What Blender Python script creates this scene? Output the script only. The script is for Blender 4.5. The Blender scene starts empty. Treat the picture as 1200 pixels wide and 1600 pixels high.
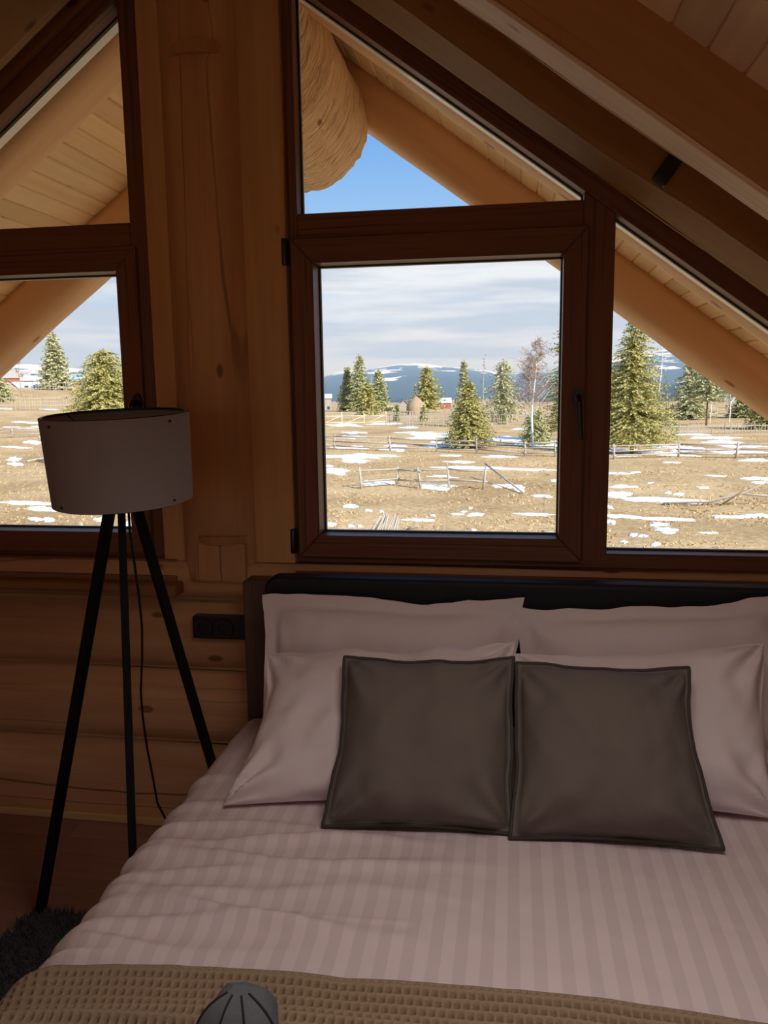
import bpy, bmesh, math, random
import numpy as np
from mathutils import Vector, Matrix, noise

S = bpy.context.scene
COL = S.collection
rnd = random.Random(7)

# ------------------------------------------------------------------ camera
FOC = 1250.0
PITCH, YAW, ROLL = [math.radians(a) for a in (8.57, 9.3, -0.78)]
CAM = Vector((0.0, -2.6, 1.5))
_cy, _sy = math.cos(YAW), math.sin(YAW)
FWD = Vector((-_sy * math.cos(PITCH), _cy * math.cos(PITCH), -math.sin(PITCH)))
_R0 = Vector((_cy, _sy, 0)); _U0 = _R0.cross(FWD)
RGT = math.cos(ROLL) * _R0 + math.sin(ROLL) * _U0
UPV = -math.sin(ROLL) * _R0 + math.cos(ROLL) * _U0
cam_data = bpy.data.cameras.new('camera')
cam_data.sensor_fit = 'VERTICAL'; cam_data.sensor_height = 36.0; cam_data.sensor_width = 27.0
cam_data.lens = FOC / 1600.0 * 36.0
cam_data.clip_start = 0.02; cam_data.clip_end = 20000
cam = bpy.data.objects.new('camera', cam_data); COL.objects.link(cam)
M3 = Matrix((RGT, UPV, -FWD)).transposed().to_4x4(); M3.translation = CAM
cam.matrix_world = M3
S.camera = cam

# ------------------------------------------------------------------ world, sun, added fill light, exposure
S.view_settings.view_transform = 'Standard'
S.view_settings.look = 'None'
S.view_settings.exposure = 0.0
S.view_settings.gamma = 1.0
S.view_settings.use_curve_mapping = False
S.cycles.max_bounces = 10
S.cycles.diffuse_bounces = 5
S.cycles.transparent_max_bounces = 16
S.cycles.volume_bounces = 0
S.cycles.sample_clamp_indirect = 6.0
S.cycles.caustics_reflective = False
S.cycles.caustics_refractive = False

SKY_STRENGTH = 1.0
SUN_STRENGTH = 7.0
FILL_W = 6.0
world = bpy.data.worlds.new('sky'); S.world = world; world.use_nodes = True


def build_world():
    nt = world.node_tree; nt.nodes.clear()
    N = nt.nodes.new; L = nt.links.new
    tc = N('ShaderNodeTexCoord')
    sep = N('ShaderNodeSeparateXYZ'); L(tc.outputs['Generated'], sep.inputs[0])
    ramp = N('ShaderNodeValToRGB'); L(sep.outputs['Z'], ramp.inputs[0])
    el = ramp.color_ramp.elements
    el[0].position = 0.0; el[0].color = (0.62, 0.74, 0.88, 1)
    el[1].position = 1.0; el[1].color = (0.10, 0.25, 0.62, 1)
    for p, c in ((0.17, (0.40, 0.63, 0.93, 1)), (0.30, (0.18, 0.43, 0.88, 1))):
        e = el.new(p); e.color = c
    mp = N('ShaderNodeMapping'); mp.inputs['Scale'].default_value = (1.6, 1.6, 11.0); mp.inputs['Location'].default_value = (0.7, 0.2, 0.35)
    L(tc.outputs['Generated'], mp.inputs[0])
    nz = N('ShaderNodeTexNoise'); nz.inputs['Scale'].default_value = 2.2; nz.inputs['Detail'].default_value = 6; nz.inputs['Roughness'].default_value = 0.55
    L(mp.outputs[0], nz.inputs['Vector'])
    # cloud cover falls off with height above the horizon
    cov = N('ShaderNodeMapRange'); cov.inputs['From Min'].default_value = 0.13; cov.inputs['From Max'].default_value = 0.23
    cov.inputs['To Min'].default_value = 0.30; cov.inputs['To Max'].default_value = -0.10
    cov.interpolation_type = 'SMOOTHSTEP'; L(sep.outputs['Z'], cov.inputs[0])
    add = N('ShaderNodeMath'); add.operation = 'ADD'; L(nz.outputs['Fac'], add.inputs[0]); L(cov.outputs[0], add.inputs[1])
    msk = N('ShaderNodeMapRange'); msk.inputs['From Min'].default_value = 0.46; msk.inputs['From Max'].default_value = 0.82; msk.interpolation_type = 'SMOOTHSTEP'
    L(add.outputs[0], msk.inputs[0])
    nz2 = N('ShaderNodeTexNoise'); nz2.inputs['Scale'].default_value = 2.6; nz2.inputs['Detail'].default_value = 4
    mp2 = N('ShaderNodeMapping'); mp2.inputs['Scale'].default_value = (1.5, 1.5, 16.0); L(tc.outputs['Generated'], mp2.inputs[0]); L(mp2.outputs[0], nz2.inputs['Vector'])
    cr = N('ShaderNodeValToRGB'); L(nz2.outputs['Fac'], cr.inputs[0])
    cr.color_ramp.elements[0].position = 0.42; cr.color_ramp.elements[0].color = (0.60, 0.67, 0.78, 1)
    cr.color_ramp.elements[1].position = 0.60; cr.color_ramp.elements[1].color = (0.90, 0.93, 0.97, 1)
    mx = N('ShaderNodeMix'); mx.data_type = 'RGBA'
    L(msk.outputs[0], mx.inputs[0]); L(ramp.outputs[0], mx.inputs[6]); L(cr.outputs[0], mx.inputs[7])
    bg = N('ShaderNodeBackground'); bg.inputs['Strength'].default_value = SKY_STRENGTH
    L(mx.outputs[2], bg.inputs[0])
    out = N('ShaderNodeOutputWorld'); L(bg.outputs[0], out.inputs[0])


build_world()
sun_d = bpy.data.lights.new('sun', 'SUN'); sun_d.energy = SUN_STRENGTH; sun_d.angle = 0.012; sun_d.color = (1.0, 0.95, 0.86)
sun = bpy.data.objects.new('sun', sun_d); COL.objects.link(sun)
sun.rotation_euler = Vector((0.62, -0.60, 0.58)).to_track_quat('Z', 'Y').to_euler()
# unseen fill light, added to brighten the bed from above
fill_d = bpy.data.lights.new('added_bed_fill', 'AREA'); fill_d.shape = 'DISK'; fill_d.size = 0.7; fill_d.energy = FILL_W; fill_d.color = (1.0, 0.92, 0.87)
lamp = bpy.data.objects.new('added_bed_fill', fill_d); COL.objects.link(lamp)
fill_d.spread = math.radians(140)
lamp.location = (0.15, -1.72, 2.02); lamp.rotation_euler = Vector((0.05, 0.10, 1.0)).to_track_quat('Z', 'Y').to_euler()


# ------------------------------------------------------------------ camera rays: pixel of the photograph -> place in the world
def ray(px, py):
    return FWD * FOC + RGT * (px - 600) - UPV * (py - 800)


def on_y(px, py, y):
    d = ray(px, py); return CAM + d * ((y - CAM.y) / d.y)


def on_z(px, py, z):
    d = ray(px, py); return CAM + d * ((z - CAM.z) / d.z)


# ------------------------------------------------------------------ materials
def nodes_of(name):
    m = bpy.data.materials.new(name); m.use_nodes = True
    nt = m.node_tree; b = nt.nodes['Principled BSDF']
    return m, nt, b, nt.nodes.new, nt.links.new


def plain(name, col, rough=0.6, metal=0.0, noise_amt=0.0, scale=20.0, bump=0.0, spec=0.5):
    m, nt, b, N, L = nodes_of(name)
    b.inputs['Roughness'].default_value = rough; b.inputs['Metallic'].default_value = metal
    b.inputs['Specular IOR Level'].default_value = spec
    b.inputs['Base Color'].default_value = (*col, 1)
    tc = N('ShaderNodeTexCoord'); nz = N('ShaderNodeTexNoise'); nz.inputs['Scale'].default_value = scale; nz.inputs['Detail'].default_value = 5
    L(tc.outputs['Object'], nz.inputs['Vector'])
    if noise_amt > 0:
        mx = N('ShaderNodeMix'); mx.data_type = 'RGBA'
        mx.inputs[6].default_value = (*[c * (1 - noise_amt) for c in col], 1); mx.inputs[7].default_value = (*[min(1, c * (1 + noise_amt)) for c in col], 1)
        L(nz.outputs['Fac'], mx.inputs[0]); L(mx.outputs[2], b.inputs['Base Color'])
    if bump > 0:
        bp = N('ShaderNodeBump'); bp.inputs['Strength'].default_value = bump; bp.inputs['Distance'].default_value = 0.01
        L(nz.outputs['Fac'], bp.inputs['Height']); L(bp.outputs[0], b.inputs['Normal'])
    return m


def wood(name, light, dark, axis='X', rough=0.55, grain=22.0, knots=0.0, cracks=0.0, var=0.25, lines=0.0, bump=0.15, hewn=False):
    """Sawn or planed timber: grain runs along the local AXIS; every object gets its own piece of the pattern."""
    m, nt, b, N, L = nodes_of(name)
    b.inputs['Roughness'].default_value = rough
    b.inputs['Specular IOR Level'].default_value = 0.15
    tc = N('ShaderNodeTexCoord'); oi = N('ShaderNodeObjectInfo')
    off = N('ShaderNodeVectorMath'); off.operation = 'SCALE'; off.inputs[0].default_value = (37.1, 53.7, 71.3); L(oi.outputs['Random'], off.inputs['Scale'])
    ad = N('ShaderNodeVectorMath'); ad.operation = 'ADD'; L(tc.outputs['Object'], ad.inputs[0]); L(off.outputs[0], ad.inputs[1])
    ax = 'XYZ'.index(axis)

    def mapped(along, across):
        mp = N('ShaderNodeMapping'); sc = [across] * 3; sc[ax] = along
        mp.inputs['Scale'].default_value = sc; L(ad.outputs[0], mp.inputs[0]); return mp.outputs[0]
    nz = N('ShaderNodeTexNoise'); nz.inputs['Scale'].default_value = 1.0; nz.inputs['Detail'].default_value = 6; nz.inputs['Roughness'].default_value = 0.62; nz.inputs['Distortion'].default_value = 0.4
    L(mapped(0.9, grain), nz.inputs['Vector'])
    big = N('ShaderNodeTexNoise'); big.inputs['Scale'].default_value = 1.0; big.inputs['Detail'].default_value = 3; L(mapped(0.7, 5.0), big.inputs['Vector'])
    mixf = N('ShaderNodeMath'); mixf.operation = 'MULTIPLY_ADD'; mixf.inputs[1].default_value = 0.6
    L(nz.outputs['Fac'], mixf.inputs[0])
    hb = N('ShaderNodeMath'); hb.operation = 'MULTIPLY'; hb.inputs[1].default_value = 0.45; L(big.outputs['Fac'], hb.inputs[0]); L(hb.outputs[0], mixf.inputs[2])
    ramp = N('ShaderNodeValToRGB'); L(mixf.outputs[0], ramp.inputs[0])
    ramp.color_ramp.elements[0].position = 0.34; ramp.color_ramp.elements[0].color = (*dark, 1)
    ramp.color_ramp.elements[1].position = 0.66; ramp.color_ramp.elements[1].color = (*light, 1)
    col = ramp.outputs[0]

    def darken(col, fac_out, c2):
        mx = N('ShaderNodeMix'); mx.data_type = 'RGBA'; L(fac_out, mx.inputs[0]); L(col, mx.inputs[6]); mx.inputs[7].default_value = (*c2, 1); return mx.outputs[2]
    if lines > 0:  # fine dark grain lines
        n3 = N('ShaderNodeTexNoise'); n3.inputs['Scale'].default_value = 1.0; n3.inputs['Detail'].default_value = 2; L(mapped(1.5, 120.0), n3.inputs['Vector'])
        mr = N('ShaderNodeMapRange'); mr.inputs['From Min'].default_value = 0.56; mr.inputs['From Max'].default_value = 0.72; mr.inputs['To Max'].default_value = lines
        L(n3.outputs['Fac'], mr.inputs[0]); col = darken(col, mr.outputs[0], [c * 0.35 for c in dark])
    if knots > 0:
        vo = N('ShaderNodeTexVoronoi'); vo.inputs['Scale'].default_value = 1.0; vo.inputs['Randomness'].default_value = 1.0
        L(mapped(3.4, 7.0), vo.inputs['Vector'])
        mr = N('ShaderNodeMapRange'); mr.inputs['From Min'].default_value = 0.085 * knots; mr.inputs['From Max'].default_value = 0.135 * knots; mr.inputs['To Min'].default_value = 0.85; mr.inputs['To Max'].default_value = 0.0
        L(vo.outputs['Distance'], mr.inputs[0]); col = darken(col, mr.outputs[0], [dark[0] * 0.42, dark[1] * 0.32, dark[2] * 0.3])
    if cracks > 0:
        wv = N('ShaderNodeTexNoise'); wv.inputs['Scale'].default_value = 1.0; wv.inputs['Detail'].default_value = 3; L(mapped(3.0, 3.0), wv.inputs['Vector'])
        mxv = N('ShaderNodeVectorMath'); mxv.operation = 'MULTIPLY_ADD'; L(wv.outputs['Color'], mxv.inputs[0]); mxv.inputs[1].default_value = [0.0 if q == ax else 0.10 for q in range(3)]; L(mapped(0.11, 5.5), mxv.inputs[2])
        vo = N('ShaderNodeTexVoronoi'); vo.feature = 'DISTANCE_TO_EDGE'; vo.inputs['Scale'].default_value = 1.0; L(mxv.outputs[0], vo.inputs['Vector'])
        mk = N('ShaderNodeTexNoise'); mk.inputs['Scale'].default_value = 1.0; L(mapped(0.9, 2.0), mk.inputs['Vector'])
        mkr = N('ShaderNodeMapRange'); mkr.inputs['From Min'].default_value = 0.42; mkr.inputs['From Max'].default_value = 0.58; mkr.inputs['To Max'].default_value = 0.75; L(mk.outputs['Fac'], mkr.inputs[0])
        c1 = N('ShaderNodeMapRange'); c1.inputs['From Min'].default_value = 0.004 * cracks; c1.inputs['From Max'].default_value = 0.014 * cracks; c1.inputs['To Min'].default_value = 1.0; c1.inputs['To Max'].default_value = 0.0; L(vo.outputs['Distance'], c1.inputs[0])
        mr = N('ShaderNodeMath'); mr.operation = 'MULTIPLY'; L(c1.outputs[0], mr.inputs[0]); L(mkr.outputs[0], mr.inputs[1])
        col = darken(col, mr.outputs[0], [c * 0.2 for c in dark])
    hs = N('ShaderNodeHueSaturation'); L(col, hs.inputs['Color'])
    vr = N('ShaderNodeMapRange'); vr.inputs['To Min'].default_value = 1 - var; vr.inputs['To Max'].default_value = 1 + var * 0.6; L(oi.outputs['Random'], vr.inputs[0]); L(vr.outputs[0], hs.inputs['Value'])
    L(hs.outputs[0], b.inputs['Base Color'])
    bp = N('ShaderNodeBump'); bp.inputs['Strength'].default_value = bump; bp.inputs['Distance'].default_value = 0.004; L(nz.outputs['Fac'], bp.inputs['Height']); L(bp.outputs[0], b.inputs['Normal'])
    if hewn:      # saw and adze ripples across the log
        h1 = N('ShaderNodeTexNoise'); h1.inputs['Scale'].default_value = 1.0; h1.inputs['Detail'].default_value = 3; h1.inputs['Distortion'].default_value = 0.8; L(mapped(34.0, 9.0), h1.inputs['Vector'])
        bp.inputs['Strength'].default_value = 1.0; bp.inputs['Distance'].default_value = 0.03; L(h1.outputs['Fac'], bp.inputs['Height'])
        mr = N('ShaderNodeMapRange'); mr.inputs['From Min'].default_value = 0.42; mr.inputs['From Max'].default_value = 0.34; mr.inputs['To Max'].default_value = 0.45; L(h1.outputs['Fac'], mr.inputs[0])
        L(darken(hs.outputs[0], mr.outputs[0], [c * 0.45 for c in dark]), b.inputs['Base Color'])
    return m


PINE_L, PINE_D = (0.53, 0.275, 0.12), (0.36, 0.165, 0.068)
M = {}
M['log_x'] = wood('log_pine_horizontal', (0.70, 0.39, 0.19), (0.48, 0.24, 0.11), 'X', 0.5, 14, knots=0.85, cracks=0.9, var=0.12)
M['log_z'] = wood('log_pine_upright', (0.72, 0.40, 0.185), (0.52, 0.26, 0.115), 'Z', 0.5, 14, knots=0.8, cracks=0.7, var=0.08)
M['plank_z'] = wood('plank_pine_upright', (0.74, 0.43, 0.19), (0.58, 0.31, 0.125), 'Z', 0.5, 20, knots=0.75, var=0.08)
M['plank_x'] = wood('plank_pine_sloped', (0.56, 0.31, 0.13), (0.42, 0.21, 0.08), 'X', 0.5, 20, knots=0.75, var=0.08)
M['board_y'] = wood('lining_board_pine', (0.92, 0.70, 0.43), (0.78, 0.54, 0.30), 'Y', 0.5, 20, knots=1.0, var=0.12)
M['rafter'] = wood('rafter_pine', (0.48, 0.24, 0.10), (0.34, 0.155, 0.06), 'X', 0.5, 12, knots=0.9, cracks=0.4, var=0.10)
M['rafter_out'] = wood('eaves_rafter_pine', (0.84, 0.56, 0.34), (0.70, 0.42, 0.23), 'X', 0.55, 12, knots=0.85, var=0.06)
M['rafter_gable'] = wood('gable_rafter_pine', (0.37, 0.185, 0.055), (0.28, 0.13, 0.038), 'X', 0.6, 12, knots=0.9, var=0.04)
M['planed'] = wood('planed_pine_lit', (0.90, 0.72, 0.52), (0.66, 0.47, 0.31), 'X', 0.45, 30, knots=0.8, lines=0.3, var=0.03)  # planed wood made paler, window light painted into its colour
M['ridge'] = wood('ridge_log_hewn', (0.93, 0.70, 0.46), (0.80, 0.56, 0.34), 'Y', 0.75, 16, knots=0.8, var=0.05, hewn=True)
M['frame'] = wood('window_frame_stain', (0.255, 0.108, 0.060), (0.19, 0.074, 0.040), 'Z', 0.42, 30, lines=0.75, var=0.06, bump=0.08)
M['frame_x'] = wood('window_frame_stain_horizontal', (0.255, 0.108, 0.060), (0.19, 0.074, 0.040), 'X', 0.42, 30, lines=0.75, var=0.06, bump=0.08)
M['sill'] = wood('window_sill_stain', (0.36, 0.17, 0.075), (0.27, 0.115, 0.05), 'X', 0.42, 26, lines=0.5, var=0.04, bump=0.08)
M['laminate'] = wood('floor_laminate', (0.36, 0.185, 0.125), (0.24, 0.115, 0.078), 'X', 0.38, 12, knots=0.0, cracks=0.3, var=0.12, bump=0.05)
M['skirting'] = wood('skirting_pine', (0.66, 0.42, 0.18), (0.56, 0.33, 0.13), 'X', 0.5, 20, var=0.02)
M['oak_dark'] = wood('bed_oak_dark', (0.17, 0.095, 0.066), (0.10, 0.052, 0.036), 'Z', 0.5, 24, lines=0.6, var=0.05)
M['leather'] = plain('headboard_leather', (0.012, 0.013, 0.017), 0.6, spec=0.3, noise_amt=0.1, scale=300, bump=0.06)
M['black'] = plain('black_plastic', (0.012, 0.012, 0.013), 0.35)
M['black_wood'] = plain('black_lacquer', (0.006, 0.006, 0.006), 0.6, noise_amt=0.3, scale=30, spec=0.15)
M['rubber'] = plain('black_gasket', (0.012, 0.012, 0.012), 0.6)
M['spacer'] = plain('aluminium_spacer', (0.95, 0.95, 0.95), 0.25, metal=0.0)
M['shade'] = plain('lampshade_fabric', (0.31, 0.265, 0.265), 0.9, noise_amt=0.06, scale=240, bump=0.05, spec=0.1)
M['shade_in'] = plain('lampshade_lining', (0.45, 0.38, 0.37), 0.9, noise_amt=0.04, scale=200, spec=0.1)
M['rug'] = plain('rug_pile', (0.095, 0.096, 0.105), 1.0, noise_amt=0.6, scale=160, bump=0.8, spec=0.05)
M['grey_cushion'] = plain('grey_cushion_velvet', (0.165, 0.135, 0.118), 0.85, noise_amt=0.10, scale=500, bump=0.08, spec=0.2)
M['grey_piping'] = plain('grey_cushion_piping', (0.075, 0.060, 0.052), 0.9, noise_amt=0.1, scale=400, spec=0.2)
M['slate'] = plain('slate_fabric', (0.15, 0.165, 0.175), 0.9, noise_amt=0.12, scale=300, bump=0.06, spec=0.1)
M['slate_seam'] = plain('slate_seam', (0.02, 0.022, 0.026), 0.9)
M['cotton'] = plain('white_cotton', (0.80, 0.69, 0.68), 0.85, noise_amt=0.02, scale=60, bump=0.03, spec=0.15)
M['waffle'] = plain('tan_waffle_wool', (0.35, 0.25, 0.165), 0.95, noise_amt=0.12, scale=260, bump=0.2, spec=0.1)
M['snow'] = plain('old_snow', (0.92, 0.94, 0.98), 0.6, noise_amt=0.03, scale=3)
M['grey_wood'] = plain('weathered_timber', (0.42, 0.37, 0.32), 0.9, noise_amt=0.35, scale=6)
M['new_wood'] = plain('fresh_timber', (0.80, 0.62, 0.40), 0.85, noise_amt=0.15, scale=5)
M['bark'] = plain('conifer_bark', (0.20, 0.14, 0.10), 0.95, noise_amt=0.4, scale=8)
M['birch_bark'] = plain('birch_bark', (0.82, 0.79, 0.74), 0.8, noise_amt=0.18, scale=4)
M['twig'] = plain('birch_twigs', (0.34, 0.22, 0.15), 0.9, noise_amt=0.3, scale=3)
M['dry_grass'] = plain('dry_grass_blades', (0.58, 0.42, 0.22), 0.9, noise_amt=0.2, scale=2)
M['hay'] = plain('old_hay', (0.36, 0.26, 0.17), 1.0, noise_amt=0.3, scale=3, bump=0.5)
M['red_wall'] = plain('red_painted_wall', (0.34, 0.12, 0.08), 0.9, noise_amt=0.2, scale=2)
M['plaster'] = plain('pale_wall', (0.62, 0.58, 0.52), 0.9, noise_amt=0.1, scale=2)
M['grey_wall'] = plain('grey_plank_wall', (0.36, 0.32, 0.28), 0.9, noise_amt=0.25, scale=4)
M['tin'] = plain('tin_roof', (0.55, 0.57, 0.60), 0.5, noise_amt=0.12, scale=2)
M['tin_blue'] = plain('blue_tin_roof', (0.38, 0.50, 0.60), 0.5, noise_amt=0.1, scale=2)
M['roof_grey'] = plain('grey_shingle_roof', (0.42, 0.38, 0.34), 0.9, noise_amt=0.2, scale=2)
M['dark_window'] = plain('dark_window_glass', (0.05, 0.06, 0.07), 0.2)
M['yellow'] = plain('yellow_tarpaulin', (0.85, 0.66, 0.05), 0.6, noise_amt=0.1, scale=2)
M['room_wood'] = wood('side_wall_pine', PINE_L, PINE_D, 'Y', 0.5, 14, knots=0.8, var=0.05)


def foliage_mat(name, c1, c2):
    m, nt, b, N, L = nodes_of(name)
    b.inputs['Roughness'].default_value = 0.8; b.inputs['Specular IOR Level'].default_value = 0.2
    tc = N('ShaderNodeTexCoord'); nz = N('ShaderNodeTexNoise'); nz.inputs['Scale'].default_value = 1.7; nz.inputs['Detail'].default_value = 6; nz.inputs['Roughness'].default_value = 0.7
    L(tc.outputs['Object'], nz.inputs['Vector'])
    r = N('ShaderNodeValToRGB'); r.color_ramp.elements[0].position = 0.35; r.color_ramp.elements[1].position = 0.65
    r.color_ramp.elements[0].color = (*c1, 1); r.color_ramp.elements[1].color = (*c2, 1)
    L(nz.outputs['Fac'], r.inputs[0]); L(r.outputs[0], b.inputs['Base Color'])
    return m


M['spruce_olive'] = foliage_mat('spruce_needles_olive', (0.27, 0.255, 0.080), (0.52, 0.465, 0.17))  # needles lightened: the veil of haze is painted into their colour
M['spruce_green'] = foliage_mat('spruce_needles_green_hazed', (0.30, 0.31, 0.14), (0.50, 0.48, 0.24))  # far clump, lightened further with haze put into the colour
M['spruce_grey'] = foliage_mat('spruce_needles_grey', (0.32, 0.33, 0.17), (0.54, 0.51, 0.29))


def fabric_striped():
    """Cotton sateen with woven stripes running along the bed."""
    m, nt, b, N, L = nodes_of('striped_sateen')
    tc = N('ShaderNodeTexCoord'); sp = N('ShaderNodeSeparateXYZ'); L(tc.outputs['Object'], sp.inputs[0])
    mu = N('ShaderNodeMath'); mu.operation = 'MULTIPLY'; mu.inputs[1].default_value = 2 * math.pi / 0.046; L(sp.outputs['X'], mu.inputs[0])
    sn = N('ShaderNodeMath'); sn.operation = 'SINE'; L(mu.outputs[0], sn.inputs[0])
    st = N('ShaderNodeMapRange'); st.inputs['From Min'].default_value = -0.12; st.inputs['From Max'].default_value = 0.12; L(sn.outputs[0], st.inputs[0])
    mx = N('ShaderNodeMix'); mx.data_type = 'RGBA'; L(st.outputs[0], mx.inputs[0])
    mx.inputs[6].default_value = (0.715, 0.59, 0.595, 1); mx.inputs[7].default_value = (0.80, 0.675, 0.67, 1)
    L(mx.outputs[2], b.inputs['Base Color'])
    rr = N('ShaderNodeMapRange'); rr.inputs['To Min'].default_value = 0.75; rr.inputs['To Max'].default_value = 0.55; L(st.outputs[0], rr.inputs[0]); L(rr.outputs[0], b.inputs['Roughness'])
    b.inputs['Specular IOR Level'].default_value = 0.2
    nz = N('ShaderNodeTexNoise'); nz.inputs['Scale'].default_value = 26; nz.inputs['Detail'].default_value = 5; L(tc.outputs['Object'], nz.inputs['Vector'])
    bp = N('ShaderNodeBump'); bp.inputs['Strength'].default_value = 0.12; bp.inputs['Distance'].default_value = 0.01; L(nz.outputs['Fac'], bp.inputs['Height']); L(bp.outputs[0], b.inputs['Normal'])
    return m


M['sateen'] = fabric_striped()


def glass_mat():
    m = bpy.data.materials.new('window_glass'); m.use_nodes = True
    nt = m.node_tree; nt.nodes.clear(); N = nt.nodes.new; L = nt.links.new
    tr = N('ShaderNodeBsdfTransparent'); tr.inputs[0].default_value = (0.985, 0.99, 0.985, 1)
    gl = N('ShaderNodeBsdfGlossy'); gl.inputs['Roughness'].default_value = 0.0
    fr = N('ShaderNodeFresnel'); fr.inputs['IOR'].default_value = 1.05
    mx = N('ShaderNodeMixShader'); L(fr.outputs[0], mx.inputs[0]); L(tr.outputs[0], mx.inputs[1]); L(gl.outputs[0], mx.inputs[2])
    o = N('ShaderNodeOutputMaterial'); L(mx.outputs[0], o.inputs[0])
    return m


M['glass'] = glass_mat()


def field_mat():
    m, nt, b, N, L = nodes_of('dry_meadow')
    b.inputs['Roughness'].default_value = 0.95; b.inputs['Specular IOR Level'].default_value = 0.1
    tc = N('ShaderNodeTexCoord')
    a = N('ShaderNodeTexNoise'); a.inputs['Scale'].default_value = 0.16; a.inputs['Detail'].default_value = 7; a.inputs['Roughness'].default_value = 0.6; L(tc.outputs['Object'], a.inputs['Vector'])
    c = N('ShaderNodeTexNoise'); c.inputs['Scale'].default_value = 4.2; c.inputs['Detail'].default_value = 7; c.inputs['Roughness'].default_value = 0.75; L(tc.outputs['Object'], c.inputs['Vector'])
    r1 = N('ShaderNodeValToRGB'); L(a.outputs['Fac'], r1.inputs[0])
    r1.color_ramp.elements[0].position = 0.35; r1.color_ramp.elements[0].color = (0.45, 0.30, 0.15, 1)
    r1.color_ramp.elements[1].position = 0.65; r1.color_ramp.elements[1].color = (0.67, 0.48, 0.26, 1)
    r2 = N('ShaderNodeValToRGB'); L(c.outputs['Fac'], r2.inputs[0])
    r2.color_ramp.elements[0].position = 0.36; r2.color_ramp.elements[0].color = (0.70, 0.66, 0.60, 1)
    r2.color_ramp.elements[1].position = 0.60; r2.color_ramp.elements[1].color = (1.15, 1.15, 1.15, 1)
    mx = N('ShaderNodeMix'); mx.data_type = 'RGBA'; mx.blend_type = 'MULTIPLY'; mx.inputs[0].default_value = 1.0
    L(r1.outputs[0], mx.inputs[6]); L(r2.outputs[0], mx.inputs[7])
    L(mx.outputs[2], b.inputs['Base Color'])
    bp = N('ShaderNodeBump'); bp.inputs['Strength'].default_value = 0.5; bp.inputs['Distance'].default_value = 0.15; L(c.outputs['Fac'], bp.inputs['Height']); L(bp.outputs[0], b.inputs['Normal'])
    return m


M['field'] = field_mat()


def mountain_mat():
    m, nt, b, N, L = nodes_of('forested_mountain')
    b.inputs['Roughness'].default_value = 0.95; b.inputs['Specular IOR Level'].default_value = 0.0
    tc = N('ShaderNodeTexCoord'); mp = N('ShaderNodeMapping'); mp.inputs['Scale'].default_value = (0.0034, 0.0016, 0.022); L(tc.outputs['Object'], mp.inputs[0])
    n1 = N('ShaderNodeTexNoise'); n1.inputs['Scale'].default_value = 1.0; n1.inputs['Detail'].default_value = 7; n1.inputs['Roughness'].default_value = 0.6; L(mp.outputs[0], n1.inputs['Vector'])
    sp = N('ShaderNodeSeparateXYZ'); L(tc.outputs['Object'], sp.inputs[0])
    hg = N('ShaderNodeMapRange'); hg.inputs['From Min'].default_value = 20; hg.inputs['From Max'].default_value = 105; hg.inputs['To Min'].default_value = -0.16; hg.inputs['To Max'].default_value = 0.035; L(sp.outputs['Z'], hg.inputs[0])
    ad = N('ShaderNodeMath'); ad.operation = 'ADD'; L(n1.outputs['Fac'], ad.inputs[0]); L(hg.outputs[0], ad.inputs[1])
    mr = N('ShaderNodeMapRange'); mr.inputs['From Min'].default_value = 0.52; mr.inputs['From Max'].default_value = 0.535; L(ad.outputs[0], mr.inputs[0])
    n2 = N('ShaderNodeTexNoise'); n2.inputs['Scale'].default_value = 0.02; n2.inputs['Detail'].default_value = 5; L(tc.outputs['Object'], n2.inputs['Vector'])
    fr = N('ShaderNodeValToRGB'); fr.color_ramp.elements[0].color = (0.03, 0.05, 0.055, 1); fr.color_ramp.elements[1].color = (0.075, 0.095, 0.085, 1); L(n2.outputs['Fac'], fr.inputs[0])
    mx = N('ShaderNodeMix'); mx.data_type = 'RGBA'; L(mr.outputs[0], mx.inputs[0]); L(fr.outputs[0], mx.inputs[6]); mx.inputs[7].default_value = (0.92, 0.93, 0.95, 1)
    L(mx.outputs[2], b.inputs['Base Color'])
    return m


M['mountain'] = mountain_mat()


# ------------------------------------------------------------------ object helpers
def tag(o, label=None, cat=None, group=None, kind=None):
    if label: o['label'] = label
    if cat: o['category'] = cat
    if group: o['group'] = group
    if kind: o['kind'] = kind
    return o


def link(o, parent=None):
    COL.objects.link(o)
    if parent is not None: o.parent = parent
    return o


def empty(name, loc=(0, 0, 0), **kw):
    o = bpy.data.objects.new(name, None); o.location = loc; o.empty_display_size = 0.1
    link(o); return tag(o, **kw)


def mesh_obj(name, verts, faces, mat, parent=None, smooth=False, matrix=None, loc=None, **kw):
    """One mesh object; verts are in world space unless LOC or MATRIX says where its own axes stand."""
    me = bpy.data.meshes.new(name); me.from_pydata([tuple(v) for v in verts], [], faces); me.validate(); me.update()
    me.materials.append(mat)
    if smooth: me.polygons.foreach_set('use_smooth', [True] * len(me.polygons))
    o = bpy.data.objects.new(name, me)
    link(o, parent)
    place(o, parent, matrix, loc)
    return tag(o, **kw)


def place(o, parent, matrix=None, loc=None):
    mw = matrix.copy() if matrix is not None else (Matrix.Translation(loc) if loc is not None else Matrix.Identity(4))
    if parent is not None:
        chain = Matrix.Identity(4); p = parent; st = []
        while p is not None: st.append(p); p = p.parent
        for q in reversed(st): chain = chain @ q.matrix_basis
        o.matrix_basis = chain.inverted() @ mw
    else:
        o.matrix_basis = mw


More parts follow.
